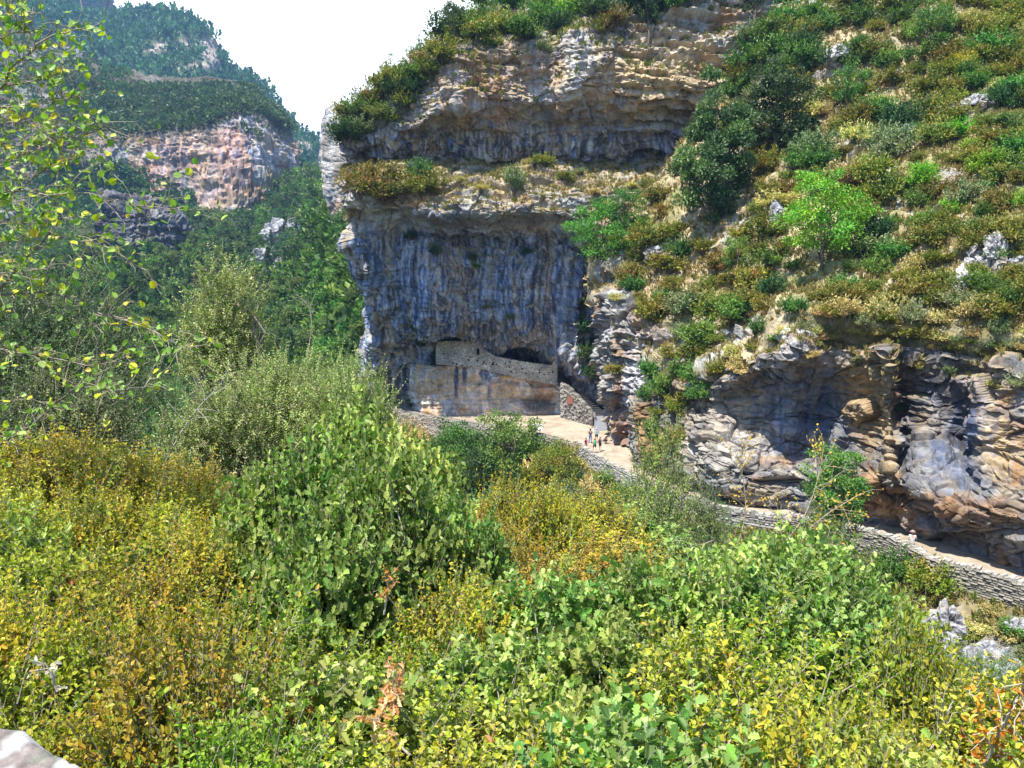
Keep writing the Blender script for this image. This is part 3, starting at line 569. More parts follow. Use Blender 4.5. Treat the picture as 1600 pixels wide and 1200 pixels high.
def masonry(u, v, p, course=.22, lw=.45, seed=0):
    """coursed rubble: displacement and tone from wall coordinates in metres"""
    v2 = v + .05 * perlin(np.stack([u * .6, v * 1.2, 0 * u + seed], 1)); r = np.floor(v2 / course); fv = v2 / course - r
    k = (r.astype(int) * 57 + seed) & 255; u2 = (u + _rnd[k] * lw) / (lw * (.7 + .6 * _rnd[(k + 11) & 255])); c = np.floor(u2); fu = u2 - c
    idv = _rnd[(_perm[(c.astype(int) * 7 + k) & 255])]; edge = np.minimum(np.minimum(fv, 1 - fv) * course, np.minimum(fu, 1 - fu) * lw)
    return sstep(.0, .05, edge), idv
def wall(name, line, topz, botz, thick, inward, label, cat='wall', res=.09, seed=0, cols=((.42, .37, .31), (.27, .25, .22)), course=.2):
    """dry stone wall along a line of (x,y); topz/botz arrays per point"""
    ln, Ls = resample(np.concatenate([line[:, :2], topz[:, None], botz[:, None]], 1), int(np.linalg.norm(np.diff(line[:, :2], axis=0), axis=1).sum() / res) + 2)
    nv = int((topz - botz).max() / res) + 3; t = np.linspace(0, 1, nv)[:, None]
    X = np.broadcast_to(ln[:, 0], (nv, len(ln))); Y = np.broadcast_to(ln[:, 1], (nv, len(ln))); Z = ln[:, 2] * (1 - t) + ln[:, 3] * t
    s = np.broadcast_to(np.concatenate([[0], np.cumsum(np.linalg.norm(np.diff(ln[:, :2], axis=0), axis=1))]), X.shape)
    F = np.stack([X, Y, Z], -1); p = F.reshape(-1, 3); e, idv = masonry(s.ravel(), Z.ravel(), p, course, .42, seed)
    n = gnormals(F).reshape(-1, 3); n[:, 2] = 0
    iv = np.asarray(inward, float); iv = np.broadcast_to(iv, (len(ln), 3)) if iv.ndim == 1 else pchip(np.linspace(0, 1, len(iv)), iv, np.linspace(0, 1, len(ln)))
    ivg = np.broadcast_to(iv, F.shape).reshape(-1, 3); pd = p - ivg * ((e * (.04 + .12 * idv)) + .06 * fbm(p, 2, .7))[:, None]
    tb = _rnd[(np.floor(s[0] / .34).astype(int) * 5 + seed) & 255] * .14; pd = pd.reshape(F.shape); pd[0, :, 2] += tb; pd[1, :, 2] += tb * .6; pd = pd.reshape(-1, 3)
    back = np.stack([F + ivg.reshape(F.shape) * thick], 0)[0]; back[0, :, 2] += tb
    ft = pd.reshape(F.shape); rows = np.concatenate([back[::-1], ft], 0)
    pp = rows.reshape(-1, 3); idall = np.concatenate([idv.reshape(F.shape[:2])[::-1], idv.reshape(F.shape[:2])], 0).ravel(); ea = np.concatenate([e.reshape(F.shape[:2])[::-1], e.reshape(F.shape[:2])], 0).ravel()
    c = mixc(cols[1], np.broadcast_to(cols[0], pp.shape), np.clip(idall * .7 + .3 + .5 * fbm(pp, 3, .5), 0, 1)) * (.45 + .55 * ea)[:, None]
    o = mk(name, pp, [gfaces(rows.shape[0], rows.shape[1])], M_stone, c); tag(o, label, cat); return o
ox = PX(OWd)[0]
def seg(a, b): return (ox >= a) & (ox <= b)
m = seg(525, 895); Lw = OWd[m] - odir[m] * .0
wall('stone_wall', Lw, PZ + .12 + 0 * Lw[:, 0], footz[m] - .6, .5, -odir[m], 'coursed grey retaining wall holding up the far end of the path', 'retaining wall', .1, 3)
m = seg(895, 1235); Lw = OWd[m]
w2 = wall('stone_wall', Lw, PZ + .5 + 0 * Lw[:, 0], footz[m] - .8, .5, -odir[m], 'low pale rubble parapet between the hikers and the middle of the path', 'parapet', .1, 8, ((.38, .36, .33), (.23, .22, .2)))
m = seg(1235, 1790); Lw = OWd[m]
w3 = wall('stone_wall', Lw, PZ + .62 + 0 * Lw[:, 0], footz[m] - .8, .55, -odir[m], 'dry stone parapet with jagged upright coping stones at the right end of the path', 'parapet', .07, 21, ((.34, .31, .26), (.18, .17, .15)), .15)
def coping(parent, m, step, hh, name='coping'):
    b = MB(); L_ = OWd[m] - odir[m] * .27; Lr, tot = resample(L_, int(tot_len(L_) / step)); r = np.random.default_rng(4)
    t = np.gradient(Lr, axis=0)
    for i in range(len(Lr)):
        h = hh * r.uniform(.55, 1.35); g = r.uniform(.75, 1.15)
        b.box((Lr[i, 0], Lr[i, 1], parent_z(Lr[i]) + h * .5), (step * .46, .28 * r.uniform(.7, 1.1), h * .6), math.atan2(t[i, 1], t[i, 0]) + r.normal() * .12, np.array((.42, .39, .34)) * g, .28)
    b.build(name, M_stone, parent)
def tot_len(a): return np.linalg.norm(np.diff(a, axis=0), axis=1).sum()
parent_z = lambda q: PZ + .55
coping(w3, seg(1235, 1790), .24, .26); parent_z = lambda q: PZ + .42; coping(w2, seg(900, 1235), .5, .16)

# the walled-up cave front
xs = np.linspace(681, 871, 240)
top = np.interp(xs, [681,684,700,748,751,756,766,775,790,830,862,866,871], [540,534,533,533.5,537,545,552,557,560,567,571,560,553]) + .8 * perlin(np.stack([xs * .35, 0 * xs, 0 * xs], 1))
bot = np.interp(xs, [681,748,800,868,871], [569,575,588,602,604])
Yw = np.interp(xs, [681, 750, 871], [111.9, 111.7, 111.2]); nv = 70; t = np.linspace(0, 1, nv)[:, None]
yy = top * (1 - t) + bot * t; F = P(np.broadcast_to(xs, yy.shape), yy, np.broadcast_to(Yw, yy.shape)); p = F.reshape(-1, 3)
d1_, d2_, idv, tl_ = cells(p + .2 * np.stack([perlin(p), perlin(p + 9), perlin(p + 20)], 1), (2.6, 1.0, 3.8)); e = sstep(0, .16, d2_ - d1_); xx = np.broadcast_to(xs, yy.shape).ravel(); yf = yy.ravel()
win = ((np.abs(xx - 747) < 1.7) & (np.abs(yf - 549.5) < 4.6)).astype(float)
hr_ = np.random.default_rng(8); holes = np.zeros(len(p))
for k in range(34):
    hx = hr_.uniform(690, 866); hy = np.interp(hx, [681, 750, 871], [552, 566, 588]) + hr_.normal() * (4 if hx > 740 else 7); holes = np.maximum(holes, ((np.abs(xx - hx) < 1.0) & (np.abs(yf - hy) < 1.0)))
pd = p.copy(); pd[:, 1] += -.11 * e * (.4 + idv) + .7 * win + .35 * holes - .05 * fbm(p, 3, 1.0)
cw = mixc((.36, .34, .30), np.broadcast_to((.74, .68, .58), p.shape), np.clip(idv * .6 + .3 + .6 * fbm(p, 3, .6), 0, 1)) * (.68 + .32 * e)[:, None] * (1 + .4 * fbm(p, 3, .35))[:, None]; cw = np.where((win + holes > 0)[:, None], (.04, .04, .045), cw)  # slit and holes coloured near black, their inner shade painted in
bk = F + np.array([0, .9, 0]); rows = np.concatenate([bk[::-1], pd.reshape(F.shape)], 0); cc = np.concatenate([cw.reshape(F.shape)[::-1], cw.reshape(F.shape)], 0).reshape(-1, 3)
o = mk('cave_wall', rows.reshape(-1, 3), [gfaces(rows.shape[0], rows.shape[1])], M_stone, cc); tag(o, 'pale masonry wall with a slit window closing the cave mouth', 'wall')

# dark gate beside the wall
root = empty('gate', P(880, 602, 110.6)); tag(root, 'dark barred metal gate between the cave wall and the top of the stairs', 'gate'); rl_ = np.array(root.location)
b = MB()
for i in range(9):
    q = P(872 + i * 2.3, 604 + i * .6, 110.7) - rl_; b.tube([q, q + (0, 0, 3.0 - .07 * i)], .035, 5, (.03, .03, .035))
b.build('bar', M_metal, root)['kind'] = 'stuff'; b = MB()
for zz in (.15, 1.5, 2.7): b.tube([P(871, 604, 110.7) - rl_ + (0, 0, zz), P(891, 609, 110.7) - rl_ + (0, 0, zz - .1)], .05, 5, (.03, .03, .035))
b.build('rail', M_metal, root)

# stairs up to the cave
sA = P(879, 600, 110.2); sB = P(938, 648, 103.6); root = empty('staircase', sB); tag(root, 'dark metal staircase climbing from the path to the cave gate', 'stairs')
n = 19; dirh = (sA - sB); run = dirh[:2] / np.linalg.norm(dirh[:2]); ang0 = math.atan2(run[1], run[0])
for i in range(n):
    f_ = i / (n - 1.); q = (sA - sB) * f_ ; a_ = math.pi / 2 * (1 - sstep(0, .45, f_)) + ang0 * sstep(0, .45, f_); a_ = float(a_); b = MB()
    b.box(q + (0.1, 0, -.03), (.24, 1.05, .035), a_, (.05, .05, .055)); b.box(q + (0.1 - .2 * math.cos(a_), -.2 * math.sin(a_), -.12), (.012, 1.05, .07), a_, (.20, .20, .21)); b.build('step', M_metal, root)
b = MB()
for sgn in (-1,):
    sd_ = np.array([-run[1], run[0], 0]) * 1.08
    if sd_[0] > 0: sd_ = -sd_
    b.tube([sd_ + (0, 0, 1.0), sd_ + (sA - sB) + (0, 0, 1.0)], .035, 5, (.04, .04, .045)); b.tube([sd_ + (0, 0, .5), sd_ + (sA - sB) + (0, 0, .5)], .02, 5, (.04, .04, .045))
    for i in range(8): q = sd_ + (sA - sB) * i / 7.; b.tube([q + (0, 0, -.2), q + (0, 0, 1.0)], .03, 5, (.04, .04, .045))
b.build('handrail', M_metal, root)
# concrete ramp at the foot
c4 = [P(928, 648, 103.8), P(951, 648, 103.8), Pz(955, 672, PZ + .06), Pz(929, 672, PZ + .06)]; dn = np.array([0, 0, -.5])
b = MB(); V = np.array(c4 + [q + dn for q in c4]); b.add(V, [(0, 3, 2, 1), (4, 5, 6, 7), (0, 1, 5, 4), (1, 2, 6, 5), (2, 3, 7, 6), (3, 0, 4, 7)], (.20, .21, .24)); o = b.build('concrete_ramp', M_path); tag(o, 'smooth grey concrete ramp at the foot of the stairs', 'ramp')
# rubble wall beside the stairs
n_ = 60; xs = np.linspace(876, 927, n_); top = np.interp(xs, [876, 880, 890, 905, 920, 927], [598, 601, 608, 623, 641, 652]) + np.repeat(rng.uniform(-1.6, 1.6, n_ // 4), 4); bot = np.interp(xs, [876, 900, 927], [652, 661, 668]); Yv = np.interp(xs, [876, 927], [108.4, 101.2])
t = np.linspace(0, 1, 50)[:, None]; yy = top * (1 - t) + bot * t; Fg = P(np.broadcast_to(xs, yy.shape), yy, np.broadcast_to(Yv, yy.shape)); p = Fg.reshape(-1, 3)
d1, d2, idv, tl = cells(p, (2.2, 2.2, 2.8)); pd = p - np.array([.6, .8, 0]) * (.25 * idv * sstep(0, .2, d2 - d1) + .1 * fbm(p, 2, 1.))[:, None]
cw = mixc((.12, .11, .10), np.broadcast_to((.34, .31, .28), p.shape), idv) * (.5 + .5 * sstep(0, .15, d2 - d1))[:, None]; pil = (np.broadcast_to(xs, yy.shape).ravel() < 881); cw = np.where(pil[:, None], cw * .5 + np.array((.18, .17, .16)), cw)
bk = Fg + np.array([.5, .8, 0]); rows = np.concatenate([bk[::-1], pd.reshape(Fg.shape)], 0); cc = np.concatenate([cw.reshape(Fg.shape)[::-1], cw.reshape(Fg.shape)], 0).reshape(-1, 3)
o = mk('stone_wall', rows.reshape(-1, 3), [gfaces(rows.shape[0], rows.shape[1])], M_stone, cc); tag(o, 'rubble stone wall with a small rusty door under the stairs', 'wall')
b = MB(); q = P(891, 626, 105.7); b.box(q, (.55, .06, .55), -.75, (.22, .09, .06)); b.box(q + (-.03, -.04, 0), (.42, .06, .42), -.75, (.26, .11, .07)); b.build('door', M_metal, o)

# posts
for (px, yb, hgt, lab) in ((950, 683, 2.3, 'tall thin rusty post at the right edge of the ramp'), (925, 668, 2.2, 'dark post at the lower left corner of the ramp'), (929.5, 666, 2.0, 'slender pale post just left of the stair foot')):
    q = Pz(px, yb, PZ); root = empty('metal_post', q); tag(root, lab, 'post'); b = MB(); b.tube([(0, 0, -.1), (0, 0, hgt)], .06, 7, (.16, .12, .1) if 'pale' not in lab else (.4, .4, .4)); b.build('shaft', M_metal, root); b = MB(); b.blob((0, 0, hgt), .085, 8, 5, (.1, .1, .1), 0); b.build('cap', M_metal, root)

# information lectern
q = Pz(838, 681, PZ); root = empty('information_board', q, -.1); tag(root, 'tilted pale information board at the outer edge of the path', 'sign')
for s_ in (-.45, .45): b = MB(); b.box((s_, .1, .5), (.04, .04, .5), 0, (.12, .11, .10)); b.build('leg', M_metal, root)
def tilted(cx, cy, hw, hh, off, th, col, mb):
    a_ = R(50); up = np.array([0, math.cos(a_), math.sin(a_)]); nn_ = np.array([0, -math.sin(a_), math.cos(a_)]); c0 = np.array([0, .05, 1.05]) + np.array([cx, 0, 0]) + up * cy + nn_ * off
    V = [c0 + np.array([sx * hw, 0, 0]) + up * sy * hh + nn_ * sz * th for sz in (-1, 1) for sx, sy in ((-1, -1), (1, -1), (1, 1), (-1, 1))]
    mb.add(V, [(0, 3, 2, 1), (4, 5, 6, 7), (0, 1, 5, 4), (1, 2, 6, 5), (2, 3, 7, 6), (3, 0, 4, 7)], col)
b = MB(); tilted(0, 0, .72, .42, 0, .02, (.62, .64, .66), b); b.build('panel', M_path, root)
b = MB(); tilted(-.36, .02, .28, .28, .026, .004, (.22, .26, .34), b); tilted(.38, .2, .26, .07, .026, .004, (.25, .28, .38), b)
for k in range(4): tilted(.38, .04 - k * .09, .26 - .04 * (k % 2), .018, .026, .004, (.35, .37, .42), b)
b.build('print', M_path, root)

# ------------------------------------------------------------------ people
def mat_flat(name, c, rough=.8):
    m = bpy.data.materials.new(name); m.use_nodes = True; n = m.node_tree.nodes; b = n['Principled BSDF']; b.inputs['Roughness'].default_value = rough
    t = n.new('ShaderNodeTexNoise'); t.inputs['Scale'].default_value = 40; r = n.new('ShaderNodeMix'); r.data_type = 'RGBA'
    r.inputs['A'].default_value = (*[k * .85 for k in c], 1); r.inputs['B'].default_value = (*[min(1, k * 1.1) for k in c], 1); m.node_tree.links.new(t.outputs[0], r.inputs['Factor']); m.node_tree.links.new(r.outputs['Result'], b.inputs['Base Color']); return m
def skin(name, V, E, rad, mat, parent, sub=2, root_i=0):
    me = bpy.data.meshes.new(name); me.from_pydata([tuple(v) for v in V], E, []); me.materials.append(mat); o = bpy.data.objects.new(name, me); sc.collection.objects.link(o); o.parent = parent
    s = o.modifiers.new('skin', 'SKIN'); lay = me.skin_vertices[0].data if me.skin_vertices else None
    if lay is None:
        bm_ = __import__('bmesh').new(); bm_.from_mesh(me); bm_.verts.layers.skin.verify(); bm_.to_mesh(me); bm_.free(); lay = me.skin_vertices[0].data
    for k, r_ in enumerate(rad): lay[k].radius = (r_, r_) if np.isscalar(r_) else r_; lay[k].use_root = (k == root_i)
    u = o.modifiers.new('sub', 'SUBSURF'); u.levels = u.render_levels = sub; return o
SK = mat_flat('skin', (.52, .33, .24), .6)
def person(x, y, rz, label, top, legs, hair, h=1.68, stride=.25, pack=None, shorts=True, bare=False, hat=None, armbend=.25, lean=0.0, zz=None, crouch=False, group=None):
    q = Pz(x, y, PZ + .03 if zz is None else zz); root = empty('person', q, rz); tag(root, label, 'person', group); k = h / 1.75
    hip = .92 if not crouch else .42; kn = .5; sh = hip + .5; ln = lean
    T = lambda X, Y, Z: np.array([X, Y, Z]) * k
    sp = lambda z: -ln * (z - hip)                          # forward lean towards -Y (facing -Y)
    J = {}
    J['pel'] = T(0, 0, hip); J['waist'] = T(0, sp(hip + .2), hip + .18); J['chest'] = T(0, sp(hip + .4), hip + .38); J['neck'] = T(0, sp(sh) - .01, sh + .06); J['head'] = T(0, sp(sh + .2) - .02, sh + .17); J['crown'] = T(0, sp(sh + .28) - .01, sh + .28); J['nose'] = T(0, sp(sh + .2) - .105, sh + .17)
    for s_, nm in ((-1, 'l'), (1, 'r')):
        st_ = stride * s_
        if crouch: J[nm + 'k'] = T(s_ * .16, -.36, .45); J[nm + 'a'] = T(s_ * .14, -.1, .08); J[nm + 't'] = T(s_ * .15, -.26, .03)
        else: J[nm + 'k'] = T(s_ * .1, -st_ * .5 - .03, .49); J[nm + 'a'] = T(s_ * .1, -st_ * .9 + .03, .08); J[nm + 't'] = T(s_ * .12, -st_ * .9 - .13, .03)
        J[nm + 'hp'] = T(s_ * .09, 0, hip - .04); J[nm + 'sh'] = T(s_ * .18, sp(sh), sh - .03); J[nm + 'e'] = T(s_ * .24, sp(sh - .2) + st_ * .4, sh - .3); J[nm + 'w'] = T(s_ * .22, sp(sh - .3) + st_ * .8 - armbend, sh - .48 + armbend * .5)
        J[nm + 'h'] = J[nm + 'w'] + T(0, -.05, -.06)
    nm = list(J); ix = {a: i for i, a in enumerate(nm)}; E = [('pel', 'waist'), ('waist', 'chest'), ('chest', 'neck'), ('neck', 'head'), ('head', 'crown'), ('head', 'nose')]
    for a in 'lr': E += [('pel', a + 'hp'), (a + 'hp', a + 'k'), (a + 'k', a + 'a'), (a + 'a', a + 't'), ('chest', a + 'sh'), (a + 'sh', a + 'e'), (a + 'e', a + 'w'), (a + 'w', a + 'h')]
    rr = {'pel': .12, 'waist': .105, 'chest': .12, 'neck': .05, 'head': .088, 'crown': .07, 'nose': .018}
    for a in 'lr': rr.update({a + 'hp': .085, a + 'k': .052, a + 'a': .036, a + 't': .03, a + 'sh': .052, a + 'e': .038, a + 'w': .026, a + 'h': .03})
    skin('body', [J[a] for a in nm], [(ix[a], ix[b]) for a, b in E], [rr[a] * k for a in nm], SK, root)
    # top
    V = [J['pel'] + T(0, 0, .04), J['waist'], J['chest'], J['neck'] - T(0, 0, .05)]; rd = [.135, .125, .14, .06]; Ed = [(0, 1), (1, 2), (2, 3)]
    if not bare:
        for a in 'lr': i = len(V); V += [J[a + 'sh'], J[a + 'sh'] * .35 + J[a + 'e'] * .65]; rd += [.068, .052]; Ed += [(2, i), (i, i + 1)]
    skin('shirt', V, Ed, [r_ * k for r_ in rd], mat_flat('shirt', top), root, root_i=1)
    V = [J['pel'] + T(0, 0, .02)]; rd = [.14]; Ed = []
    for a in 'lr':
        i = len(V); e_ = .75 if shorts else 1.0
        V += [J[a + 'hp'], J[a + 'hp'] * (1 - e_) + J[a + 'k'] * e_]; rd += [.1, .078 if shorts else .066]; Ed += [(0, i), (i, i + 1)]
        if not shorts: V.append(J[a + 'a']); rd.append(.055); Ed.append((i + 1, i + 2))
    skin('shorts' if shorts else 'trousers', V, Ed, [r_ * k for r_ in rd], mat_flat('trousers', legs), root)
    hb = MB(); hb.blob(J['head'] + T(0, .025, .05), .112 * k, 12, 9, hair, .06); hb.blob(J['head'] + T(0, .05, -.03), .085 * k, 10, 7, hair, .05); hb.build('hair', M_cloth, root, True)
    for a in 'lr': s = MB(); s.tube([J[a + 'a'] + T(0, .05, -.03), J[a + 't'] + T(0, -.03, .012)], [.05 * k, .042 * k], 7, (.08, .07, .07)); s.build('shoe', M_cloth, root, True)
    if hat: hb = MB(); hb.blob(J['crown'] + T(0, .01, .0), (.12 * k, .13 * k, .07 * k), 12, 7, hat, .03); hb.blob(J['crown'] + T(0, -.03, -.045), (.19 * k, .2 * k, .014), 14, 5, hat, .02); hb.build('hat', M_cloth, root, True)
    if pack is not None:
        hb = MB(); cpk = J['chest'] + T(0, .2, -.05); hb.blob(cpk, (.15 * k, .1 * k, .24 * k), 12, 9, pack, .06); hb.blob(cpk + T(0, .06, -.08), (.11 * k, .06 * k, .11 * k), 10, 7, tuple(c * .8 for c in pack), .05); hb.build('backpack', M_cloth, root, True)
    return root
person(915.5, 705, 2.9, 'person in a pink top with a maroon backpack walking apart on the left', (.75, .36, .36), (.55, .28, .28), (.35, .2, .12), 1.6, .3, (.13, .02, .07), True)
person(922.3, 692, 3.3, 'person in a black top and blue trousers beside the ramp', (.03, .03, .04), (.06, .13, .34), (.03, .025, .02), 1.72, .15, None, False)
person(932, 691, 3.0, 'person in a light blue shirt and dark shorts facing the stairs', (.16, .36, .60), (.02, .02, .03), (.5, .45, .4), 1.75, .2)
person(929, 707, 3.4, 'person with a bright green backpack and bare legs in the middle of the path', (.45, .30, .10), (.05, .12, .08), (.30, .18, .08), 1.62, .35, (.0, .42, .25))
person(937.5, 705, 2.8, 'person with reddish hair and a navy backpack stepping to the right', (.55, .22, .22), (.04, .04, .07), (.35, .12, .06), 1.66, .4, (.03, .03, .08))
person(944.5, 693, 1.3, 'person in black crouching by the tall rusty post', (.02, .02, .025), (.02, .02, .03), (.02, .02, .02), 1.7, .0, None, False, crouch=True, lean=.6)
hk = P(1424, 851, 0); q7 = Pz(1424, 868, PZ); person(1424, 868, 2.6, 'person in a white shirt and pale hat behind the parapet on the right', (.55, .55, .54), (.3, .28, .25), (.3, .2, .12), 1.75, .2, None, True, hat=(.45, .3, .27))
# ================================================================== VEGETATION
SHP = {'oval': [(.3, .5), (.72, .42)], 'round': [(.1, .36), (.42, .52), (.8, .36)], 'oak': [(.14, .16), (.28, .40), (.38, .24), (.55, .54), (.66, .30), (.82, .40)], 'quad': [(.5, .5)], 'narrow': [(.5, .5)]}
def nrm(v): return v / (np.linalg.norm(v, axis=-1, keepdims=True) + 1e-9)
def leafmesh(mb, p, d, n, Ln, W, shape, col, fold=.35):
    """append leaves: base p, direction d, face normal n, lengths, widths, colours"""
    h = SHP[shape]; k = len(h); N = len(p); d = nrm(d); s = nrm(np.cross(d, n)); n = np.cross(s, d)
    Ln = np.broadcast_to(Ln, (N,))[:, None]; W = np.broadcast_to(W, (N,))[:, None]
    V = [p]; V += [p + d * Ln * t + s * W * w_ + n * W * w_ * fold for t, w_ in h]; V.append(p + d * Ln - n * Ln * .12); V += [p + d * Ln * t - s * W * w_ + n * W * w_ * fold for t, w_ in h[::-1]]
    m = 2 + 2 * k; V = np.stack(V, 1).reshape(-1, 3); b = (np.arange(N) * m)[:, None]
    f1 = b + np.arange(0, k + 2)[None]; f2 = b + np.array([0] + list(range(k + 1, m)))[None]
    mb.add(V, [f1, f2], np.repeat(col, m, axis=0))
def pick(r, pal, n):
    c = np.array([q[:3] for q in pal], float); w_ = np.array([q[3] for q in pal], float); i = r.choice(len(pal), n, p=w_ / w_.sum()); return c[i]
def prisms(mb, a, b, ra, rb, col):
    """thin 3-sided twigs from a to b"""
    N = len(a); t = nrm(b - a); ref = np.where(np.abs(t[:, 2:3]) < .9, [[0, 0, 1.]], [[1., 0, 0]]); u = nrm(np.cross(t, ref)); v = np.cross(t, u)
    ra = np.broadcast_to(ra, (N,))[:, None]; rb = np.broadcast_to(rb, (N,))[:, None]
    V = np.stack([q + rr * (math.cos(th) * u + math.sin(th) * v) for q, rr in ((a, ra), (b, rb)) for th in (0, 2.09, 4.19)], 1).reshape(-1, 3); k = (np.arange(N) * 6)[:, None]
    mb.add(V, [k + np.array([[0, 1, 4, 3]]), k + np.array([[1, 2, 5, 4]]), k + np.array([[2, 0, 3, 5]])], col)
BARK = (.30, .25, .19)
def curve(a, b, r, n=5, wob=.12):
    t = np.linspace(0, 1, n)[:, None]; L_ = np.linalg.norm(b - a); q = a * (1 - t) + b * t; o = r.normal(size=(n, 3)) * wob * L_ * .25; o[0] = 0; o[-1] = 0; q = q + o; q[:, 2] += np.sin(t[:, 0] * np.pi) * L_ * .06; return q
def twig_shrub(name, seed, rx, h, ntw, tl, ll, lw, npair, shape, pal, tipc=None, up=.55, nst=16, bark=BARK, mat=None, gap=0, ncl=0, holes=0.):
    """shrub of leafy twigs; origin at the base"""
    r = np.random.default_rng(seed); d = nrm(r.normal(size=(ntw, 3))); d[:, 2] = np.abs(d[:, 2]) * 1.0 - .15; rad = r.random(ntw) ** .42
    lump = 1 + .42 * fbm(d * 2.1 + seed, 2)
    if holes: keep = fbm(d * 2.6 + seed * 1.7, 2) > -holes; d = d[keep]; rad = rad[keep]; lump = lump[keep]; ntw = len(d)
    if ncl:
        ci = r.integers(0, ncl, ntw); dc = nrm(r.normal(size=(ncl, 3))); dc[:, 2] = np.abs(dc[:, 2]) - .1; rc = r.uniform(.55, 1.1, ncl); d = nrm(dc[ci] + r.normal(size=(ntw, 3)) * .23); rad = rc[ci] * r.uniform(.8, 1.04, ntw); lump = np.ones(ntw) * (1 + .2 * fbm(d * 2 + seed, 2))
    cz = h * .55; base = d * np.array([rx, rx, h * .5]) * (rad * lump)[:, None] + [0, 0, cz]; base[:, 2] -= tl * .3
    dr = nrm(d * (1 - up) + np.array([0, 0, up]) + r.normal(size=(ntw, 3)) * .38); tlen = tl * r.uniform(.6, 1.3, ntw) * np.where(r.random(ntw) < .07, 1.9, 1)
    tip = base + dr * tlen[:, None]; tip[:, 2] += 0
    root = empty(name, (0, 0, 0)); fb = MB(); sb = MB()
    prisms(sb, base, tip, tl * .012 + .0008, .0006, tuple(bark))
    tc_ = pick(r, pal, ntw) * r.uniform(.5, 1.35, (ntw, 1)); ph = r.random(ntw) * 6.28; a = nrm(np.cross(dr, r.normal(size=(ntw, 3)))); b = np.cross(dr, a)
    for j in range(npair):
        t = (j + .6) / npair; q = base + dr * (tlen * t)[:, None]; an = ph + j * (1.57 if npair > 5 else 2.4)
        for s_ in (0, np.pi):
            side = np.cos(an + s_)[:, None] * a + np.sin(an + s_)[:, None] * b
            m = r.random(ntw) < .9; ld = nrm(side * .85 + dr * .6 + r.normal(size=(ntw, 3)) * .25); nn_ = nrm(dr * .7 - side * .3 + [0, 0, .5] + r.normal(size=(ntw, 3)) * .35)
            c = tc_ * r.uniform(.75, 1.25, (ntw, 1)) * (1 + r.normal(size=(ntw, 3)) * .05)
            if tipc is not None: k = np.clip((t - .55) * 2, 0, 1) * .8; c = c * (1 - k) + np.array(tipc) * k
            sz = r.uniform(.65, 1.15, ntw) * (1 - .25 * t)
            leafmesh(fb, q[m], ld[m], nn_[m], (ll * sz)[m], (lw * sz)[m], shape, c[m])
    # main stems
    for i in range(nst):
        k = r.integers(ntw); e = base[k]; pts = curve(np.array([r.normal() * rx * .12, r.normal() * rx * .12, -.1]), e, r, 6, .3); sb.tube(pts, np.linspace(.014, .004, 6) * (h / 1.1) ** .8, 5, tuple(bark))
        for _ in range(3): k2 = np.argmin(((base - pts[3 + r.integers(2)]) ** 2).sum(1) + r.random(ntw) * .15); sb.tube(curve(pts[3], base[k2], r, 4, .2), np.linspace(.006, .002, 4), 4, tuple(bark))
    fb.build('foliage', mat or M_leaf, root); sb.build('stem', M_bark, root); return root
def cloud_crown(seed, rx, rz, ncl, nlf, sz, pal, cz, shape='quad', clr=.3, hollow=.55, flat=.0, spiky=0):
    """foliage of clumped leaves in an uneven ellipsoid centred at height cz"""
    r = np.random.default_rng(seed); d = nrm(r.normal(size=(ncl, 3))); rad = hollow + (1 - hollow) * r.random(ncl); lump = 1 + .35 * fbm(d * 1.4 + seed * 3.3, 2)
    cc = d * np.array([rx, rx, rz]) * (rad * lump)[:, None]; cc[:, 2] += cz; cr = clr * rx * r.uniform(.6, 1.3, ncl)
    i = r.integers(0, ncl, nlf); off = nrm(r.normal(size=(nlf, 3))) * (r.random(nlf) ** .5)[:, None]; off[:, 2] *= .65; off[:, 2] += .12
    p = cc[i] + off * cr[i][:, None]; dd = nrm(off + r.normal(size=(nlf, 3)) * .6 + [0, 0, flat]); nn_ = nrm(r.normal(size=(nlf, 3)) * .7 + off * .6 + [0, 0, .7])
    ck = pick(r, pal, ncl) * r.uniform(.8, 1.2, (ncl, 1)); c = ck[i] * r.uniform(.7, 1.3, (nlf, 1)); mb = MB(); s = sz * r.uniform(.6, 1.3, nlf)
    leafmesh(mb, p, dd, nn_, s, s * (.3 if spiky else .55), shape, c); return mb, cc
def hill_shrub(name, seed, pal, n=1500, rx=1.0, rz=.72, sz=.16, spiky=0):
    """shrub about 2 m wide and 1.5 m tall seen from afar: one mesh, upright sprays round a few stems"""
    r = np.random.default_rng(seed); mb, cc = cloud_crown(seed, rx * .8, rz * .62, 26, n, sz, pal, rz * .75, 'quad', .30, .35, .3, 0)
    for i in range(7): mb.tube(curve(np.array([0, 0, -.3]), cc[i], r, 4, .2), np.linspace(.05, .015, 4), 4, (.16, .13, .10))
    nsp = 90; b = nrm(r.normal(size=(nsp, 3))) * [rx * .8, rx * .8, rz * .6] + [0, 0, rz * .75]; b = b[b[:, 2] > rz * .3]; dr = nrm((b - [0, 0, rz * .2]) + r.normal(size=b.shape) * .25 + [0, 0, .5])
    for t in np.linspace(.1, 1, 6):
        q = b + dr * .42 * t; c = pick(r, pal, len(b)) * r.uniform(.9, 1.3, (len(b), 1)); leafmesh(mb, q, nrm(dr + r.normal(size=b.shape) * .7), nrm(r.normal(size=b.shape) + [0, 0, .8]), sz * .9, sz * .4, 'quad', c)
    o = mb.build(name, M_leaf_far); return o
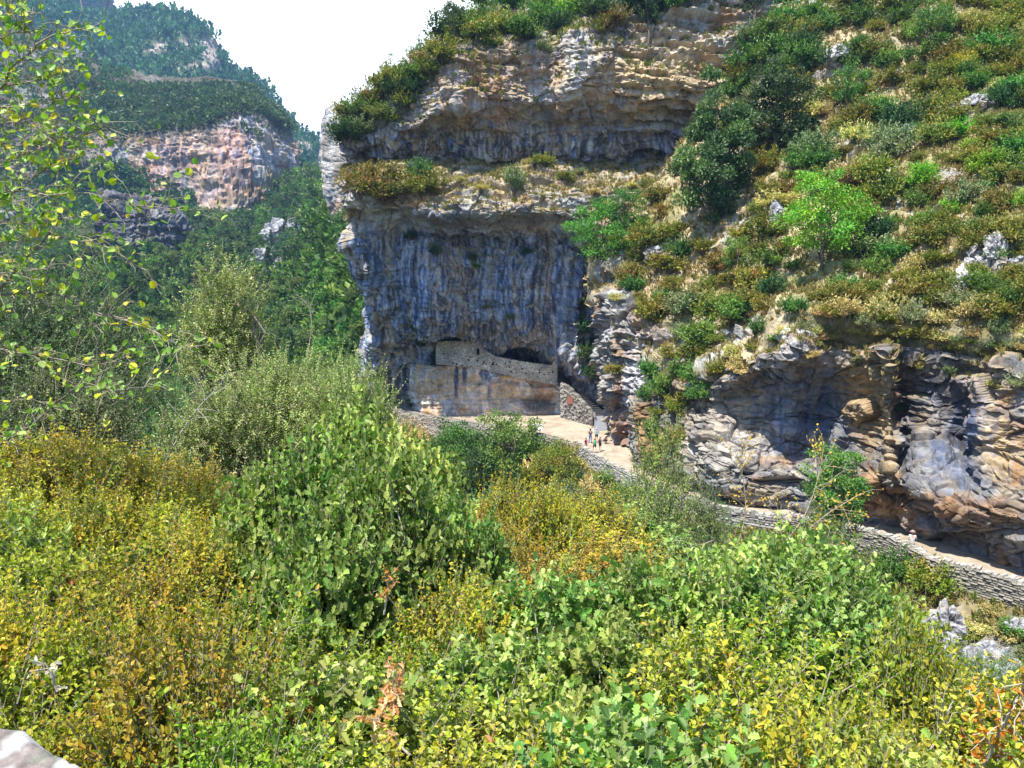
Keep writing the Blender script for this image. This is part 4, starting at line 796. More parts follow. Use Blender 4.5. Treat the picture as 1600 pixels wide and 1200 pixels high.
def far_tree(name, seed, pal, H=8., rx=2.6, n=3200, sz=.3, ncl=60, mat=None, trunkh=.3, bark=(.17, .14, .11), cr=.26):
    r = np.random.default_rng(seed); root = empty(name, (0, 0, 0)); rz = H * (1 - trunkh) / 2; mb, cc = cloud_crown(seed, rx, rz, ncl, n, sz, pal, H - rz, 'quad', cr, .45, .25)
    mb.build('crown', mat or M_leaf_far, root); tb = MB(); top = np.array([r.normal() * .2, r.normal() * .2, H - rz]); tb.tube(curve(np.array([0, 0, -.6]), top, r, 7, .12), np.linspace(.035 * H ** .8, .02, 7), 7, bark)
    for i in range(min(ncl, 16)): a = np.array([0, 0, H * r.uniform(trunkh * .7, .6)]); tb.tube(curve(a, cc[i], r, 4, .25), np.linspace(.035 * H ** .35, .015, 4), 4, bark)
    tb.build('trunk', M_bark, root); return root
def conifer(name, seed, pal, H=10., rx=2.0, n=2600, sz=.34):
    r = np.random.default_rng(seed); root = empty(name, (0, 0, 0)); lv = r.integers(0, 16, n) / 16.; az0 = r.random((16, 9)) * 6.28; k = r.integers(0, 9, n); az = az0[(lv * 16).astype(int), k] + r.normal(size=n) * .14
    t = r.random(n) ** .6; rad = rx * (1 - lv) ** .8 * t * (.8 + .35 * np.sin(az0[(lv * 16).astype(int), k] * 7)); z = H * (.14 + .86 * lv) - rad * .32 + r.normal(size=n) * .1
    p = np.stack([rad * np.cos(az), rad * np.sin(az), z], 1); d = nrm(np.stack([np.cos(az), np.sin(az), -.25 + 0 * az], 1) + r.normal(size=(n, 3)) * .45); mb = MB()
    leafmesh(mb, p, d, nrm(r.normal(size=(n, 3)) * .4 + [0, 0, 1]), sz, sz * .42, 'quad', pick(r, pal, n) * r.uniform(.7, 1.3, (n, 1))); mb.build('crown', M_needle, root)
    tb = MB(); tb.tube([(0, 0, -.8), (0, 0, H * .5), (0, 0, H)], [.18, .1, .02], 6, (.15, .12, .10)); tb.build('trunk', M_bark, root); return root

PAL = {
 'olive': [(.125,.14,.03,3),(.15,.14,.035,2),(.08,.095,.03,2),(.18,.13,.045,1)],
 'rusty': [(.17,.13,.045,3),(.13,.12,.035,2),(.10,.10,.03,2)],
 'green': [(.07,.125,.035,3),(.10,.15,.04,2),(.05,.09,.03,2)],
 'dark': [(.035,.065,.028,3),(.05,.08,.03,2),(.025,.045,.022,1)],
 'grey green': [(.13,.15,.08,3),(.10,.125,.06,2),(.16,.16,.09,1)],
 'lime green': [(.14,.24,.04,3),(.10,.20,.035,2),(.18,.26,.06,1)],
 'yellow': [(.32,.28,.05,3),(.22,.22,.05,2)],
 'straw': [(.36,.29,.15,3),(.28,.23,.11,2),(.20,.19,.08,1)]}
# ---------------- labels that single each plant out
LM = [(520,165,'the left rim of the main cliff'),(600,110,'the top left corner of the main cliff'),(700,40,'the buttress at the top of the main cliff'),(800,20,'the middle of the upper cliff rim'),(905,20,'the grey nose of the upper cliff'),(1000,40,'the top right of the upper cliff'),
      (1110,270,'the big dark oak'),(1210,180,'the second dark oak'),(1280,350,'the bright green maple'),(935,370,'the light green tree at the ledge end'),(1170,90,'the rock slab under the upper bushes'),(1310,60,'the bare rocky gully'),(1320,160,'the tall bush in the gully'),(1430,30,'the tall green trees at the top'),(1500,80,'the yellow shrub'),
      (1560,30,'the top right corner of the hill'),(1450,180,'the scattered pale stones'),(1560,200,'the pale stones near the right edge'),(1440,270,'the lime shrubs'),(1530,260,'the light green saplings on the right'),(1380,330,'the right side of the maple'),(1540,370,'the white pinnacle'),(1440,420,'the shrubs over the pinnacle foot'),(1480,500,'the straw slope over the lower cliff'),
      (1240,520,'the white tip of the lower cliff'),(1120,420,'the slope under the oak'),(1040,430,'the bare tan slope'),(1000,540,'the pale outcrop'),(1120,540,'the grassy shoulder beside the outcrop'),(1340,480,'the lower cliff rim'),(1590,480,'the right end of the lower cliff rim'),(1240,260,'the gap between the oaks and the maple'),
      (240,240,'the orange cliff across the valley'),(340,370,'the foot of the orange cliff'),(440,370,'the pale rocks in the valley'),(520,360,'the foot of the thin buttress'),(190,380,'the small dark cliff'),(250,460,'the left side of the valley'),(370,450,'the valley floor'),(480,430,'the tall firs'),(550,430,'the shaded side of the main cliff'),(440,540,'the gap left of the stone path'),(560,540,'the left foot of the main cliff'),(300,560,'the lower valley'),(150,520,'the lower left of the valley'),
      (800,720,'the thicket under the information board'),(930,740,'the rock pillar below the path'),(1100,820,'the middle of the path'),(1300,760,'the round tree before the lower cliff'),(1440,890,'the jagged parapet'),(1480,980,'the pale rocks below the parapet'),(1560,930,'the bright grass under the parapet')]
ORD = ['', 'second ', 'third ', 'fourth ', 'fifth ', 'sixth ', 'seventh ', 'eighth ', 'ninth ', 'tenth ', 'eleventh ', 'twelfth ']
PEND = []
def later(o, x, y, kind, noun, group): PEND.append((o, x, y, kind, noun, group))
def flush():
    B = {}
    for q in PEND:
        o, x, y, kind, noun, group = q; k = min(range(len(LM)), key=lambda i: (LM[i][0] - x) ** 2 + (LM[i][1] - y) ** 2 * 1.3); dx, dy = x - LM[k][0], y - LM[k][1]; dist = math.hypot(dx, dy)
        rel = 'beside' if dist < 14 else ('above and right of' if dx > 0 else 'above and left of') if (dy < 0 and .45 < abs(dx) / (abs(dy) + .1) < 2.2) else ('below and right of' if dx > 0 else 'below and left of') if (dy > 0 and .45 < abs(dx) / (abs(dy) + .1) < 2.2) else ('above' if dy < 0 else 'below') if abs(dy) > abs(dx) else ('right of' if dx > 0 else 'left of')
        B.setdefault((kind, noun, k, rel), []).append((dist, id(q), q))
    for (kind, noun, k, rel), l in B.items():
        l.sort()
        for i, (_, _, q) in enumerate(l):
            o = q[0]; nth = ('nearest ' if len(l) > 1 and i == 0 else ORD[min(i, 11)]); tag(o, f"{nth}{kind} {noun} {rel} {LM[k][2]}", noun.split()[-1], q[5])
def unlink(o):
    for c in list(o.children): sc.collection.objects.unlink(c)
    sc.collection.objects.unlink(o)

# ---------------- shrubs of the hillside, ledges and rims (single small meshes sharing data)
sz_of = {'green': .15}
KN = {'olive': 'boxwood_bush', 'rusty': 'boxwood_bush', 'green': 'leafy_bush', 'dark': 'leafy_bush', 'lime green': 'leafy_bush', 'yellow': 'leafy_bush', 'grey green': 'scrub_bush', 'straw': 'grass_tussock'}
SHR = {k: [hill_shrub(KN[k], 100 + 7 * i + 31 * j, PAL[k], 1700, sz=.17, spiky=(k in ('olive', 'rusty', 'straw'))) for i in range(3 if k in ('olive', 'rusty', 'green') else 2)] for j, k in enumerate(PAL)}
used = set(); SHRN = {'olive': 'olive box', 'rusty': 'rusty box', 'green': 'mid green', 'dark': 'dark green', 'grey green': 'grey green', 'lime green': 'lime green', 'yellow': 'yellow', 'straw': 'straw'}
hrnd = np.random.default_rng(77)
def put_shrub(surf, x, y, wpx, kind, hs=1.0, group='shrubs on the steep hillside', noun='shrub', sink=.15):
    if surf == 'g': p = gpix(x, y)
    elif surf is None: return
    else: p = on(surf, x, y)[0]
    proto = SHR[kind][hrnd.integers(len(SHR[kind]))]; o = proto if id(proto) not in used else proto.copy()
    if id(proto) in used: sc.collection.objects.link(o)
    used.add(id(proto)); s = wpx * p[1] / FPX / 2.0; o.location = (float(p[0]), float(p[1]), float(p[2] - sink * s)); o.rotation_euler = (hrnd.normal() * .12, hrnd.normal() * .12, hrnd.random() * 6.28); o.scale = (s * hrnd.uniform(.85, 1.2), s * hrnd.uniform(.85, 1.2), s * hs * hrnd.uniform(.85, 1.15))
    later(o, x, y - wpx * .3, ('large ' if wpx > 62 else 'small ' if wpx < 30 else '') + SHRN[kind], 'tussock' if kind == 'straw' else 'bush', group); return o
# hillside scatter
HL = lambda y: np.interp(y, [-60,60,150,230,320,400,460,515,560], [1175,1150,1120,1085,1010,950,985,1030,1070])
HB = lambda x: np.interp(x, [950,1010,1110,1160,1230,1400,1500,1620], [505,560,575,560,515,528,540,565])
bare = [(1000,420,60,40),(1060,400,36,34),(1085,430,36,36),(1310,70,22,60),(1290,110,30,22),(1010,480,50,40),(960,500,30,40),(1535,385,24,34),(1500,430,14,22),(1190,30,34,26),(1110,130,36,80),(1230,345,16,30),(980,590,60,60),(1460,160,22,14),(1345,190,20,12),(1250,500,50,20),(1400,520,120,16),(1520,545,90,16),(1190,330,24,12),(1300,245,30,8),(1100,500,24,18),(1390,250,26,10),(1480,270,24,9),(1240,110,16,40)]
clear = [(1110,290,70,90),(1285,360,60,70),(1210,180,38,60)]
pts = []
tries = 0
while len(pts) < 285 and tries < 9000:
    tries += 1; y = hrnd.uniform(-25, 560); x = hrnd.uniform(940, 1625)
    if x < HL(y) or y > HB(x): continue
    if sum(blob2(x, y, *b) for b in bare) > .45 and hrnd.random() < .93: continue
    if any(((x - a) / c) ** 2 + ((y - b) / d) ** 2 < 1 for a, b, c, d in clear): continue
    sp = np.interp(y, [0, 500], [27, 32])
    if all((x - a) ** 2 + ((y - b) * 1.25) ** 2 > sp * sp for a, b in pts): pts.append((x, y))
for x, y in sorted(pts, key=lambda q: q[1]):
    nz = fbm(np.array([[x / 90., y / 90., 3.]]), 3)[0] + hrnd.normal() * .22
    if y > 480 and x > 1230: kind = 'straw' if hrnd.random() < .6 else 'grey green'
    elif x > 1420 and 190 < y < 330 and hrnd.random() < .4: kind = 'lime green' if hrnd.random() < .6 else 'green'
    else: kind = 'straw' if hrnd.random() < .1 else 'olive' if nz < .0 else 'rusty' if nz < .08 else 'green' if nz < .4 else 'grey green' if hrnd.random() < .6 else 'dark'
    put_shrub('hill', x, y + 10, hrnd.uniform(28, 68) * np.interp(y, [0, 500], [.85, 1.05]) * (.7 if y > 500 else 1), kind, hrnd.uniform(.8, 1.25))
for a in [(1497,110,50,'yellow'),(1440,290,46,'lime green'),(1545,265,60,'lime green'),(1585,240,56,'green'),(1540,90,70,'green'),(1450,60,80,'green'),(1590,150,60,'green'),(1095,470,44,'rusty'),(1045,455,46,'rusty'),(1040,485,50,'rusty'),(985,435,50,'olive'),(1060,400,50,'green'),(1000,405,44,'olive'),(1150,500,70,'green'),(1110,540,80,'green'),(1070,600,60,'green'),(1180,470,60,'olive'),(1045,560,40,'olive'),(1020,590,50,'green'),(1230,300,40,'rusty'),(1560,330,60,'rusty'),(1440,460,60,'rusty'),(1480,480,66,'olive'),(1560,500,70,'olive'),(1590,440,60,'rusty'),(1380,500,44,'olive'),(1300,500,50,'rusty'),(1350,480,46,'rusty')]:
    put_shrub('hill', *a)
for k in range(40): x = 1232 + k * 9.8; put_shrub('hill', x, np.interp(x, [1232, 1400, 1500, 1620], [538, 548, 556, 572]) + hrnd.uniform(-26, 4), hrnd.uniform(22, 40), hrnd.choice(['straw', 'straw', 'grey green', 'straw', 'olive']), .8)
# bank below the path
pts = []; tries = 0
while len(pts) < 95 and tries < 5000:
    tries += 1; x = hrnd.uniform(590, 1300); y = hrnd.uniform(660, 900); lo = np.interp(x, [590, 700, 800, 870, 930, 1040, 1130, 1240, 1300], [672, 690, 700, 722, 752, 800, 828, 848, 860])
    if y < lo: continue
    if all((x - a) ** 2 + ((y - b) * 1.2) ** 2 > 26 ** 2 for a, b in pts): pts.append((x, y))
for x, y in pts: put_shrub('g', x, y + 12, hrnd.uniform(36, 62), hrnd.choice(['green', 'olive', 'grey green', 'dark', 'straw', 'green']), hrnd.uniform(.9, 1.4), group='shrubs on the slope below the path')
# main cliff: rim, ledges
for a in [(518,175,56,'dark'),(530,145,44,'dark'),(545,170,60,'green'),(515,205,40,'dark'),(552,190,60,'olive'),(575,165,60,'olive'),(600,150,60,'olive'),(575,120,44,'dark'),(625,140,64,'olive'),(650,130,60,'green'),(610,120,56,'olive'),(600,100,40,'dark'),(650,95,44,'grey green'),(675,120,56,'olive'),(690,95,60,'olive'),(600,190,50,'olive'),(565,205,44,'grey green'),(635,165,44,'olive'),(660,105,50,'rusty'),
          (700,60,70,'dark'),(715,45,60,'green'),(735,60,60,'olive'),(760,50,64,'green'),(790,48,60,'olive'),(815,60,60,'green'),(840,40,64,'green'),(870,50,50,'dark'),(890,30,60,'lime green'),(915,20,56,'green'),(940,25,56,'dark'),(965,40,50,'rusty'),(985,15,60,'dark'),(1010,20,66,'dark'),(1040,10,60,'green'),(1065,5,60,'lime green'),(1090,0,60,'dark'),(750,15,60,'green'),(800,10,70,'green'),(850,5,60,'lime green'),(900,-5,60,'dark'),(770,70,34,'olive'),(850,75,30,'grey green'),(940,50,40,'rusty'),(1120,-5,60,'dark'),(1150,20,50,'olive'),
          (1160,110,60,'green'),(1200,100,70,'green'),(1240,90,60,'dark'),(1150,130,50,'olive'),(1205,60,60,'green'),(1170,70,50,'grey green'),(1260,60,50,'olive'),(1230,130,40,'rusty')]:
    put_shrub('main' if a[0] < 1140 else 'hill', *a, group='shrubs along the rim of the main cliff')
for a in [(560,300,66,'rusty',.8),(598,300,80,'olive',.8),(632,302,56,'olive',.7),(672,300,64,'olive',1.1),(655,282,44,'green',1.2),(580,275,50,'rusty',.8),(845,255,34,'olive',1.0),(800,295,38,'grey green',1.3),(880,281,26,'olive',1.1),(720,286,20,'straw',.8),(755,300,24,'straw',.6),(930,300,22,'straw',.8),(905,268,24,'grey green',.6),(960,262,20,'straw',.8),(985,290,24,'straw',.7),(1015,300,40,'olive',1),(820,252,18,'straw',.8),(1030,330,50,'green',1)]:
    put_shrub('main', *a, group='bushes on the ledge across the main cliff')
for a in [(680,395,20,'dark',1.4),(640,370,22,'dark',1.2),(745,420,16,'green',.8),(795,500,22,'grey green',.8),(755,480,16,'grey green',.8),(645,520,18,'dark',1.2),(658,545,18,'dark',1),(740,405,20,'dark',1.3),(610,632,34,'green',.9),(640,632,26,'grey green',.8),(596,600,40,'olive',1.0),(820,395,18,'dark',1.2)]:
    put_shrub('main', *a, group='small plants growing from the shaded cliff face')
for a in [(908,520,34,'dark',1.4),(915,560,36,'dark',1.4),(912,480,34,'dark',1.3),(925,590,30,'dark',1.4),(920,455,30,'green',1.2),(928,540,24,'dark',1.4)]:
    put_shrub('main', *a, group='dark bushes in the cleft beside the stairs')
for a in [(960,585,34,'olive',1.0),(1000,470,40,'rusty',.9),(960,465,30,'straw',.6),(1030,640,40,'green',1)]:
    put_shrub('outcrop', *a, group='shrubs on the pale outcrop')
for a in [(1010,625,40,'green',1.1),(1045,610,46,'green',1.1),(1030,620,50,'green',1.2),(1060,645,46,'olive',1.2),(1095,625,46,'green',1.1),(1020,680,40,'green',1.2),(1050,690,40,'olive',1),(1085,600,50,'green',1.1),(1120,585,46,'olive',1),(1150,575,36,'straw',.8),(1025,650,30,'olive',1),(1075,625,36,'olive',1),(1270,560,30,'straw',.7),(1340,565,30,'grey green',.7),(1430,575,34,'straw',.8),(1480,580,30,'grey green',.8),(1550,600,34,'straw',.8),(1590,600,40,'grey green',.8),(1402,640,18,'grey green',1.4)]:
    put_shrub('right', *a, group='shrubs at the rim of the lower cliff')
# slope below the path
for a in [(700,712,60,'green',1.4),(690,745,70,'green',1.2),(735,745,80,'olive',1.2),(770,722,70,'green',1.2),(805,722,70,'olive',1.2),(845,728,70,'green',1.2),(875,735,70,'olive',1.1),(800,745,90,'green',1.2),(850,765,80,'olive',1.1),(740,775,90,'green',1.2),(825,702,40,'lime green',1.0),(786,690,34,'lime green',1.8),(895,745,50,'straw',1.0),(905,720,36,'straw',.8),(950,760,44,'green',1.0),(660,770,70,'green',1.2),(640,740,50,'grey green',1),(980,790,50,'green',1.2),(1110,800,40,'green',1),
          (1405,905,60,'green',1.4),(1450,920,84,'olive',1.2),(1430,885,40,'dark',1.3),(1500,925,40,'grey green',.8),(1400,1010,70,'dark',1.2),(1560,935,70,'green',.6),(1600,945,70,'lime green',.5),(1520,925,50,'green',.5),(1590,990,50,'green',.7),(1510,1020,60,'grey green',.7),(1540,985,40,'straw',.6),(1350,920,60,'green',1.2),(1460,1060,70,'green',.8),(1380,960,60,'straw',.8),(1590,1050,60,'olive',.8),(1160,815,40,'straw',.8),(1210,830,44,'green',1),(1500,975,40,'straw',.7),(1440,970,50,'straw',.8),(1580,1000,50,'straw',.7),(1520,1000,44,'olive',.7),(1440,1010,50,'green',.8),(1600,1030,50,'grey green',.7),(1550,960,40,'straw',.7),(1475,945,36,'olive',.8),(1060,800,44,'straw',.8),(1010,775,40,'green',1.1)]:
    put_shrub('g', *a, group='shrubs on the slope below the path')

for v in SHR.values():
    for o in v:
        if id(o) not in used: unlink(o)
# ---------------- boulders and pinnacles
def boulder(surf, x, y, wpx, hpx, label, seed, col=(.44, .43, .43), sink=.3, name='boulder'):
    p = gpix(x, y) if surf == 'g' else on(surf, x, y)[0]; w_ = wpx * p[1] / FPX / 2; h_ = hpx * p[1] / FPX / 2; nu, nv = 64, 40
    u = np.linspace(0, 2 * np.pi, nu, endpoint=False); v = np.linspace(.01, np.pi - .01, nv); Ug, Vg = np.meshgrid(u, v); d = np.stack([np.cos(Ug) * np.sin(Vg), np.sin(Ug) * np.sin(Vg), np.cos(Vg)], -1).reshape(-1, 3)
    q = d * [w_, w_ * .8, h_]; m = max(w_, h_); d1, d2, idv, tl = cells(q / m + seed, (1.9, 1.9, 1.3)); e1, e2, ide, t2 = cells(q / m + seed + 5, 4.5)
    q = q + d * (m * (.30 * (idv - .5) + .28 * tl + .12 * t2 - .10 * (1 - sstep(0, .1, d2 - d1)) + .2 * fbm(d * 1.5 + seed, 3)))[:, None]
    g = fbm(q / m * 3 + seed, 4); c = mixc(col, np.broadcast_to((.22, .22, .24), q.shape), sstep(-.1, .45, g)); c = mixc(c, np.broadcast_to((.36, .29, .2), q.shape), sstep(.2, .5, fbm(q / m * 1.5 + seed + 9, 3)) * .6) * (.55 + .45 * sstep(0, .1, d2 - d1))[:, None]
    i = np.arange(nv - 1)[:, None] * nu; j = np.arange(nu)[None]; kk = (j + 1) % nu; F_ = np.stack([i + j, i + nu + j, i + nu + kk, i + kk], -1).reshape(-1, 4)
    o = mk(name, q, [F_], M_rock, c); o.location = (float(p[0]), float(p[1]), float(p[2] + h_ * (1 - 2 * sink))); tag(o, label, 'rock', 'pale limestone rocks'); return o
for k, a in enumerate([('g',1478,1000,56,80,'tall pale rock under the parapet bushes, left of the two'),('g',1470,1040,90,60,'wide broken rock at the foot of the tall pale rock'),('g',1535,1042,60,60,'slanting blue grey rock right of the broken rock'),('g',1565,1050,70,44,'low blue grey rock above the pale green bush'),('g',1592,985,40,26,'small pale rock near the right edge under the bright grass'),('g',1365,985,34,34,'small whitish rock behind the right oak'),
    ('hill',1545,405,34,66,'white pinnacle rising from the shrubs near the right edge'),('hill',1520,415,30,50,'shorter white rock left of the white pinnacle'),('hill',1505,450,30,36,'lowest white rock below the white pinnacle'),('hill',1590,420,26,30,'grey rock between the pinnacle and the right edge'),
    ('hill',1395,95,22,20,'pale stone high on the hill beside the yellow shrub'),('hill',1308,92,40,26,'white slab in the bare gully at the top'),('hill',1480,170,30,18,'pale stone in the middle of the right hillside'),('hill',1530,165,44,20,'flat pale rock near the right edge of the hill'),('hill',1420,205,26,16,'small grey stone above the lime shrubs'),('hill',1210,345,26,50,'shadowed grey rock left of the bright maple'),('hill',1020,400,30,24,'pale stone at the foot of the light green tree'),('hill',1245,535,56,34,'whitish jagged tip of the lower cliff rim'),('hill',1170,235,24,24,'grey stone between the two dark oaks'),
    ('valley',440,372,56,36,'pale blue grey rock face among the valley trees'),('valley',412,405,44,24,'smaller pale rock below the blue grey rock face'),('valley',470,352,34,22,'pale rock right of the blue grey rock face')]):
    boulder(*a, seed=3 + 7 * k, col=(.52, .50, .49) if 'whit' in a[5] else (.40, .40, .42))
# ---------------- larger trees, each with crown and trunk
def put_tree(t, surf, x, ybase, Y=None, hpx=None, H=8., wfac=1.0, rz=None):
    if surf == 'g': p = gpix(x, ybase) if Y is None else gpoint(P(x, ybase, Y)[0], Y)
    elif surf == 'p': p = P(x, ybase, Y)
    else: p = on(surf, x, ybase)[0]
    s = hpx * p[1] / FPX / H; t.location = [float(v) for v in p - np.array([0, 0, .1])]; t.rotation_euler = (0, 0, hrnd.random() * 6.28 if rz is None else rz); t.scale = (s * wfac, s * wfac, s); return t
T1 = far_tree('oak_tree', 1, [(.06, .095, .04, 3), (.045, .075, .035, 3), (.08, .12, .05, 2)], 8, 2.9, 15000, .24, 60, trunkh=.08, cr=.24); put_tree(T1, 'hill', 1112, 355, hpx=215, wfac=.88); tag(T1, 'big dark evergreen oak in the middle of the hillside', 'tree')
T2 = far_tree('oak_tree', 2, PAL['dark'] + [(.08, .11, .06, 5)], 8, 2.6, 11000, .24, 90, trunkh=.1); put_tree(T2, 'hill', 1208, 245, hpx=150, wfac=1.0); tag(T2, 'dark green oak above and right of the biggest oak', 'tree')
T3 = far_tree('maple_tree', 3, PAL['lime green'] + [(.10, .24, .05, 3)], 8, 3.5, 8000, .26, 80, trunkh=.12, cr=.24); put_tree(T3, 'hill', 1282, 425, hpx=155, wfac=.95); tag(T3, 'vivid green maple standing out on the dark hillside', 'tree')
T4 = far_tree('maple_tree', 4, [(.10, .21, .05, 3), (.08, .17, .045, 2)], 8, 3.6, 6000, .26, 60, trunkh=.3, cr=.24); put_tree(T4, 'hill', 938, 440, hpx=125, wfac=.95); tag(T4, 'light green airy tree at the right end of the ledge', 'tree')
T4b = far_tree('oak_tree', 14, PAL['green'], 8, 3.3, 4500, .26, 50, trunkh=.2); put_tree(T4b, 'hill', 975, 360, hpx=70, wfac=1.1); tag(T4b, 'small bright green tree directly behind the airy tree', 'tree')
T5 = far_tree('round_tree', 5, [(.09, .18, .05, 3), (.12, .21, .06, 2), (.07, .13, .04, 2)], 10, 2.8, 16000, .22, 110, trunkh=.02, cr=.26); put_tree(T5, 'p', 1302, 860, 49, hpx=185, H=10, wfac=.95); tag(T5, 'rounded bright green tree in front of the lower cliff', 'tree')
for i, (x, yb, h_, nm, wf) in enumerate([(577,130,52,'slim tree sticking up from the left cliff top',.7),(655,90,40,'small round tree on the skyline left of the upper bushes',.9),(705,70,70,'tall dark tree at the corner of the upper cliff top',.8),(1010,60,90,'dark tree leaning over the upper cliff',.7),(1180,40,80,'dark tree at the top of the rocky slab',.8),(1320,180,90,'bushy tree growing in the bare gully',.8),(1450,110,110,'tall green tree near the top right of the hill',.9),(1150,440,70,'low dark tree below the big oak',1.1),(540,150,36,'small dark tree at the far left of the cliff top',.9)]):
    t = far_tree('oak_tree', 40 + i, PAL['dark'] if i in (2, 3, 4, 8) else PAL['green'], 8, 2.8, 3000, .3, 40, trunkh=.2); put_tree(t, 'main' if x < 1130 else 'hill', x, yb, hpx=h_, wfac=wf); tag(t, nm, 'tree')

for i, (x, yb, h_, nm, pal_, wf) in enumerate([(800,770,135,'broad rounded green tree on the bank just below the information board','green',1.0),(706,765,118,'leafy green tree on the bank left of the information board','green',.9),(872,775,95,'rounded olive tree on the bank below the hikers','olive',1.0),(756,775,105,'dark green tree between the two leafy trees on the bank','dark',.9)]):
    t = far_tree('bank_tree', 80 + i, PAL[pal_], 8, 3.4, 5200, .26, 60, trunkh=.08, cr=.26); put_tree(t, 'g', x, yb, hpx=h_, wfac=wf); tag(t, nm, 'tree', 'trees on the bank below the path')
# ---------------- forest in the valley
fr_ = np.random.default_rng(9)
FT = [far_tree('broadleaf_tree', 60 + i, pal, 8, 2.9, 1500, .5, 34, trunkh=.15) for i, pal in enumerate([PAL['green'], PAL['dark'] + [(.05, .09, .035, 4)], [(.09, .17, .05, 3), (.07, .13, .04, 2)], [(.10, .13, .05, 3), (.07, .10, .04, 2)]])] + [conifer('fir_tree', 70 + i, [(.035, .075, .035, 3), (.05, .095, .045, 2)]) for i in range(2)]
FN = ['mid green broadleaf', 'dark broadleaf', 'bright green broadleaf', 'yellowish green broadleaf', 'dark fir', 'slender fir']; first = [True] * 6; pts = []; tries = 0
MX = lambda y: np.interp(y, [300, 345, 400, 450, 520, 640], [515, 556, 568, 575, 590, 602])
while len(pts) < 298 and tries < 9000:
    tries += 1; y = fr_.uniform(270, 660); x = fr_.uniform(60 if y < 560 else 130, 612)
    lo = np.interp(x, [60, 150, 262, 265, 350, 400, 440, 470, 500, 520, 600], [396, 396, 398, 340, 352, 340, 305, 268, 296, 330, 345])
    if y < lo or x > MX(y) + 6: continue
    if blob2(x, y, 440, 372, 32, 18) > .45 or blob2(x, y, 415, 405, 16, 10) > .5: continue
    sp = np.interp(y, [280, 330, 640], [9, 13, 27])
    if all((x - a) ** 2 + ((y - b) * 1.2) ** 2 > sp * sp for a, b in pts): pts.append((x, y))
for x, y in pts:
    con = blob2(x, y, 480, 420, 46, 50) + blob2(x, y, 250, 480, 100, 60) * .5 + .15
    k = fr_.choice([4, 5]) if fr_.random() < con * .75 else (2 if (x > 470 and fr_.random() < .5) else fr_.choice([0, 1, 1, 3]))
    p = on('valley', x, y + 8)[0]; hp = np.interp(y, [280, 330, 640], [15, 26, 62]) * fr_.uniform(.8, 1.3) * (1.25 if k > 3 else 1); s = hp * p[1] / FPX / (10 if k > 3 else 8)
    if first[k]: t = FT[k]; t.location = [float(v) for v in p]; t.scale = (s, s, s); first[k] = False
    else: t = dup(FT[k], p, fr_.random() * 6.28, s)
    later(t, x, y - hp * .4, FN[k], 'tree', 'trees of the valley forest')

# ---------------- scrub on the far shoulder, forest on the blue mountain, ivy and grass: uncountable
def tufts(name, key, cond, n, s0, pal, label, nl=22, seed=3, mat=None, cone=False, cat='scrub'):
    X, Y, p, nn_ = SURF[key]; r = np.random.default_rng(seed); m = np.where(cond(X, Y, p, nn_))[0]; i = r.choice(m, n, replace=len(m) < n); c0 = p[i] + r.normal(size=(n, 3)) * s0 * .5; c0[:, 2] = p[i][:, 2]
    s = s0 * r.uniform(.5, 1.4, n); j = np.repeat(np.arange(n), nl); o = nrm(r.normal(size=(n * nl, 3))); o[:, 2] = np.abs(o[:, 2])
    if cone: t = r.random(n * nl); o = np.stack([o[:, 0] * (1 - t) * .45, o[:, 1] * (1 - t) * .45, t * 1.5], 1)
    q = c0[j] + o * (s[j] * .55)[:, None]; c = (pick(r, pal, n) * r.uniform(.75, 1.25, (n, 1)))[j] * r.uniform(.75, 1.25, (n * nl, 1)); mb = MB()
    leafmesh(mb, q, nrm(o + r.normal(size=q.shape) * .4), nrm(r.normal(size=q.shape) * .5 + o), s[j] * .5, s[j] * .3, 'quad', c); ob = mb.build(name, mat or M_leaf_far); tag(ob, label, cat, None, 'stuff'); return ob
crest = lambda X: np.interp(X, [-260, 0, 120, 190, 260, 330, 385, 455], [140, 160, 190, 203, 200, 190, 160, 204])
tufts('mountain_scrub', 'far', lambda X, Y, p, n: (X > 110) & (Y < crest(X) + 6) & (Y > np.interp(X, [110, 200, 300, 390], [118, 138, 138, 136])), 3600, 4.2, PAL['dark'] + [(.05, .07, .03, 4)], 'dense dark scrub on the shoulder over the orange cliff', 20, 3)
tufts('mountain_scrub', 'far', lambda X, Y, p, n: (X > 60) & (Y > np.interp(X, [60, 200, 300, 350, 400, 463], [240, 262, 310, 345, 325, 270])), 900, 4.5, PAL['dark'] + [(.06, .10, .035, 4)], 'dark scrub along the foot of the orange cliff', 20, 33)
tufts('mountain_scrub', 'far', lambda X, Y, p, n: (X < 200) & (Y > 60) & (Y < 400), 1300, 4.2, PAL['dark'] + [(.06, .085, .03, 3)], 'scattered dark scrub on the grey slope behind the hazel', 18, 4)
tufts('mountain_scrub', 'far', lambda X, Y, p, n: (X > 380) & (X < 440) & (Y > 160) & (Y < 215), 160, 4.6, PAL['dark'], 'dark scrub spilling over the right end of the orange cliff', 20, 5)
tufts('mountain_forest', 'mountain', lambda X, Y, p, n: (X > -40) & (Y < 360) & (bandf(X, Y) < .45), 9000, 9, [(.035, .075, .04, 3), (.05, .10, .05, 2), (.07, .12, .05, 1)], 'blue green forest covering the far mountain', 12, 6, cone=True, cat='forest')
tufts('crag_forest', 'crag', lambda X, Y, p, n: (X > -40) & (X < 160) & (Y > -20), 700, 8.5, [(.035, .075, .04, 3)], 'sparse dark trees on the far crag', 12, 8, cone=True, cat='forest')
tufts('valley_scrub', 'valley', lambda X, Y, p, n: (X > -40) & (X < 640) & (Y > 255) & (Y < 680), 5200, 3.0, PAL['dark'] + PAL['green'], 'dense undergrowth between the trees of the valley', 18, 14)
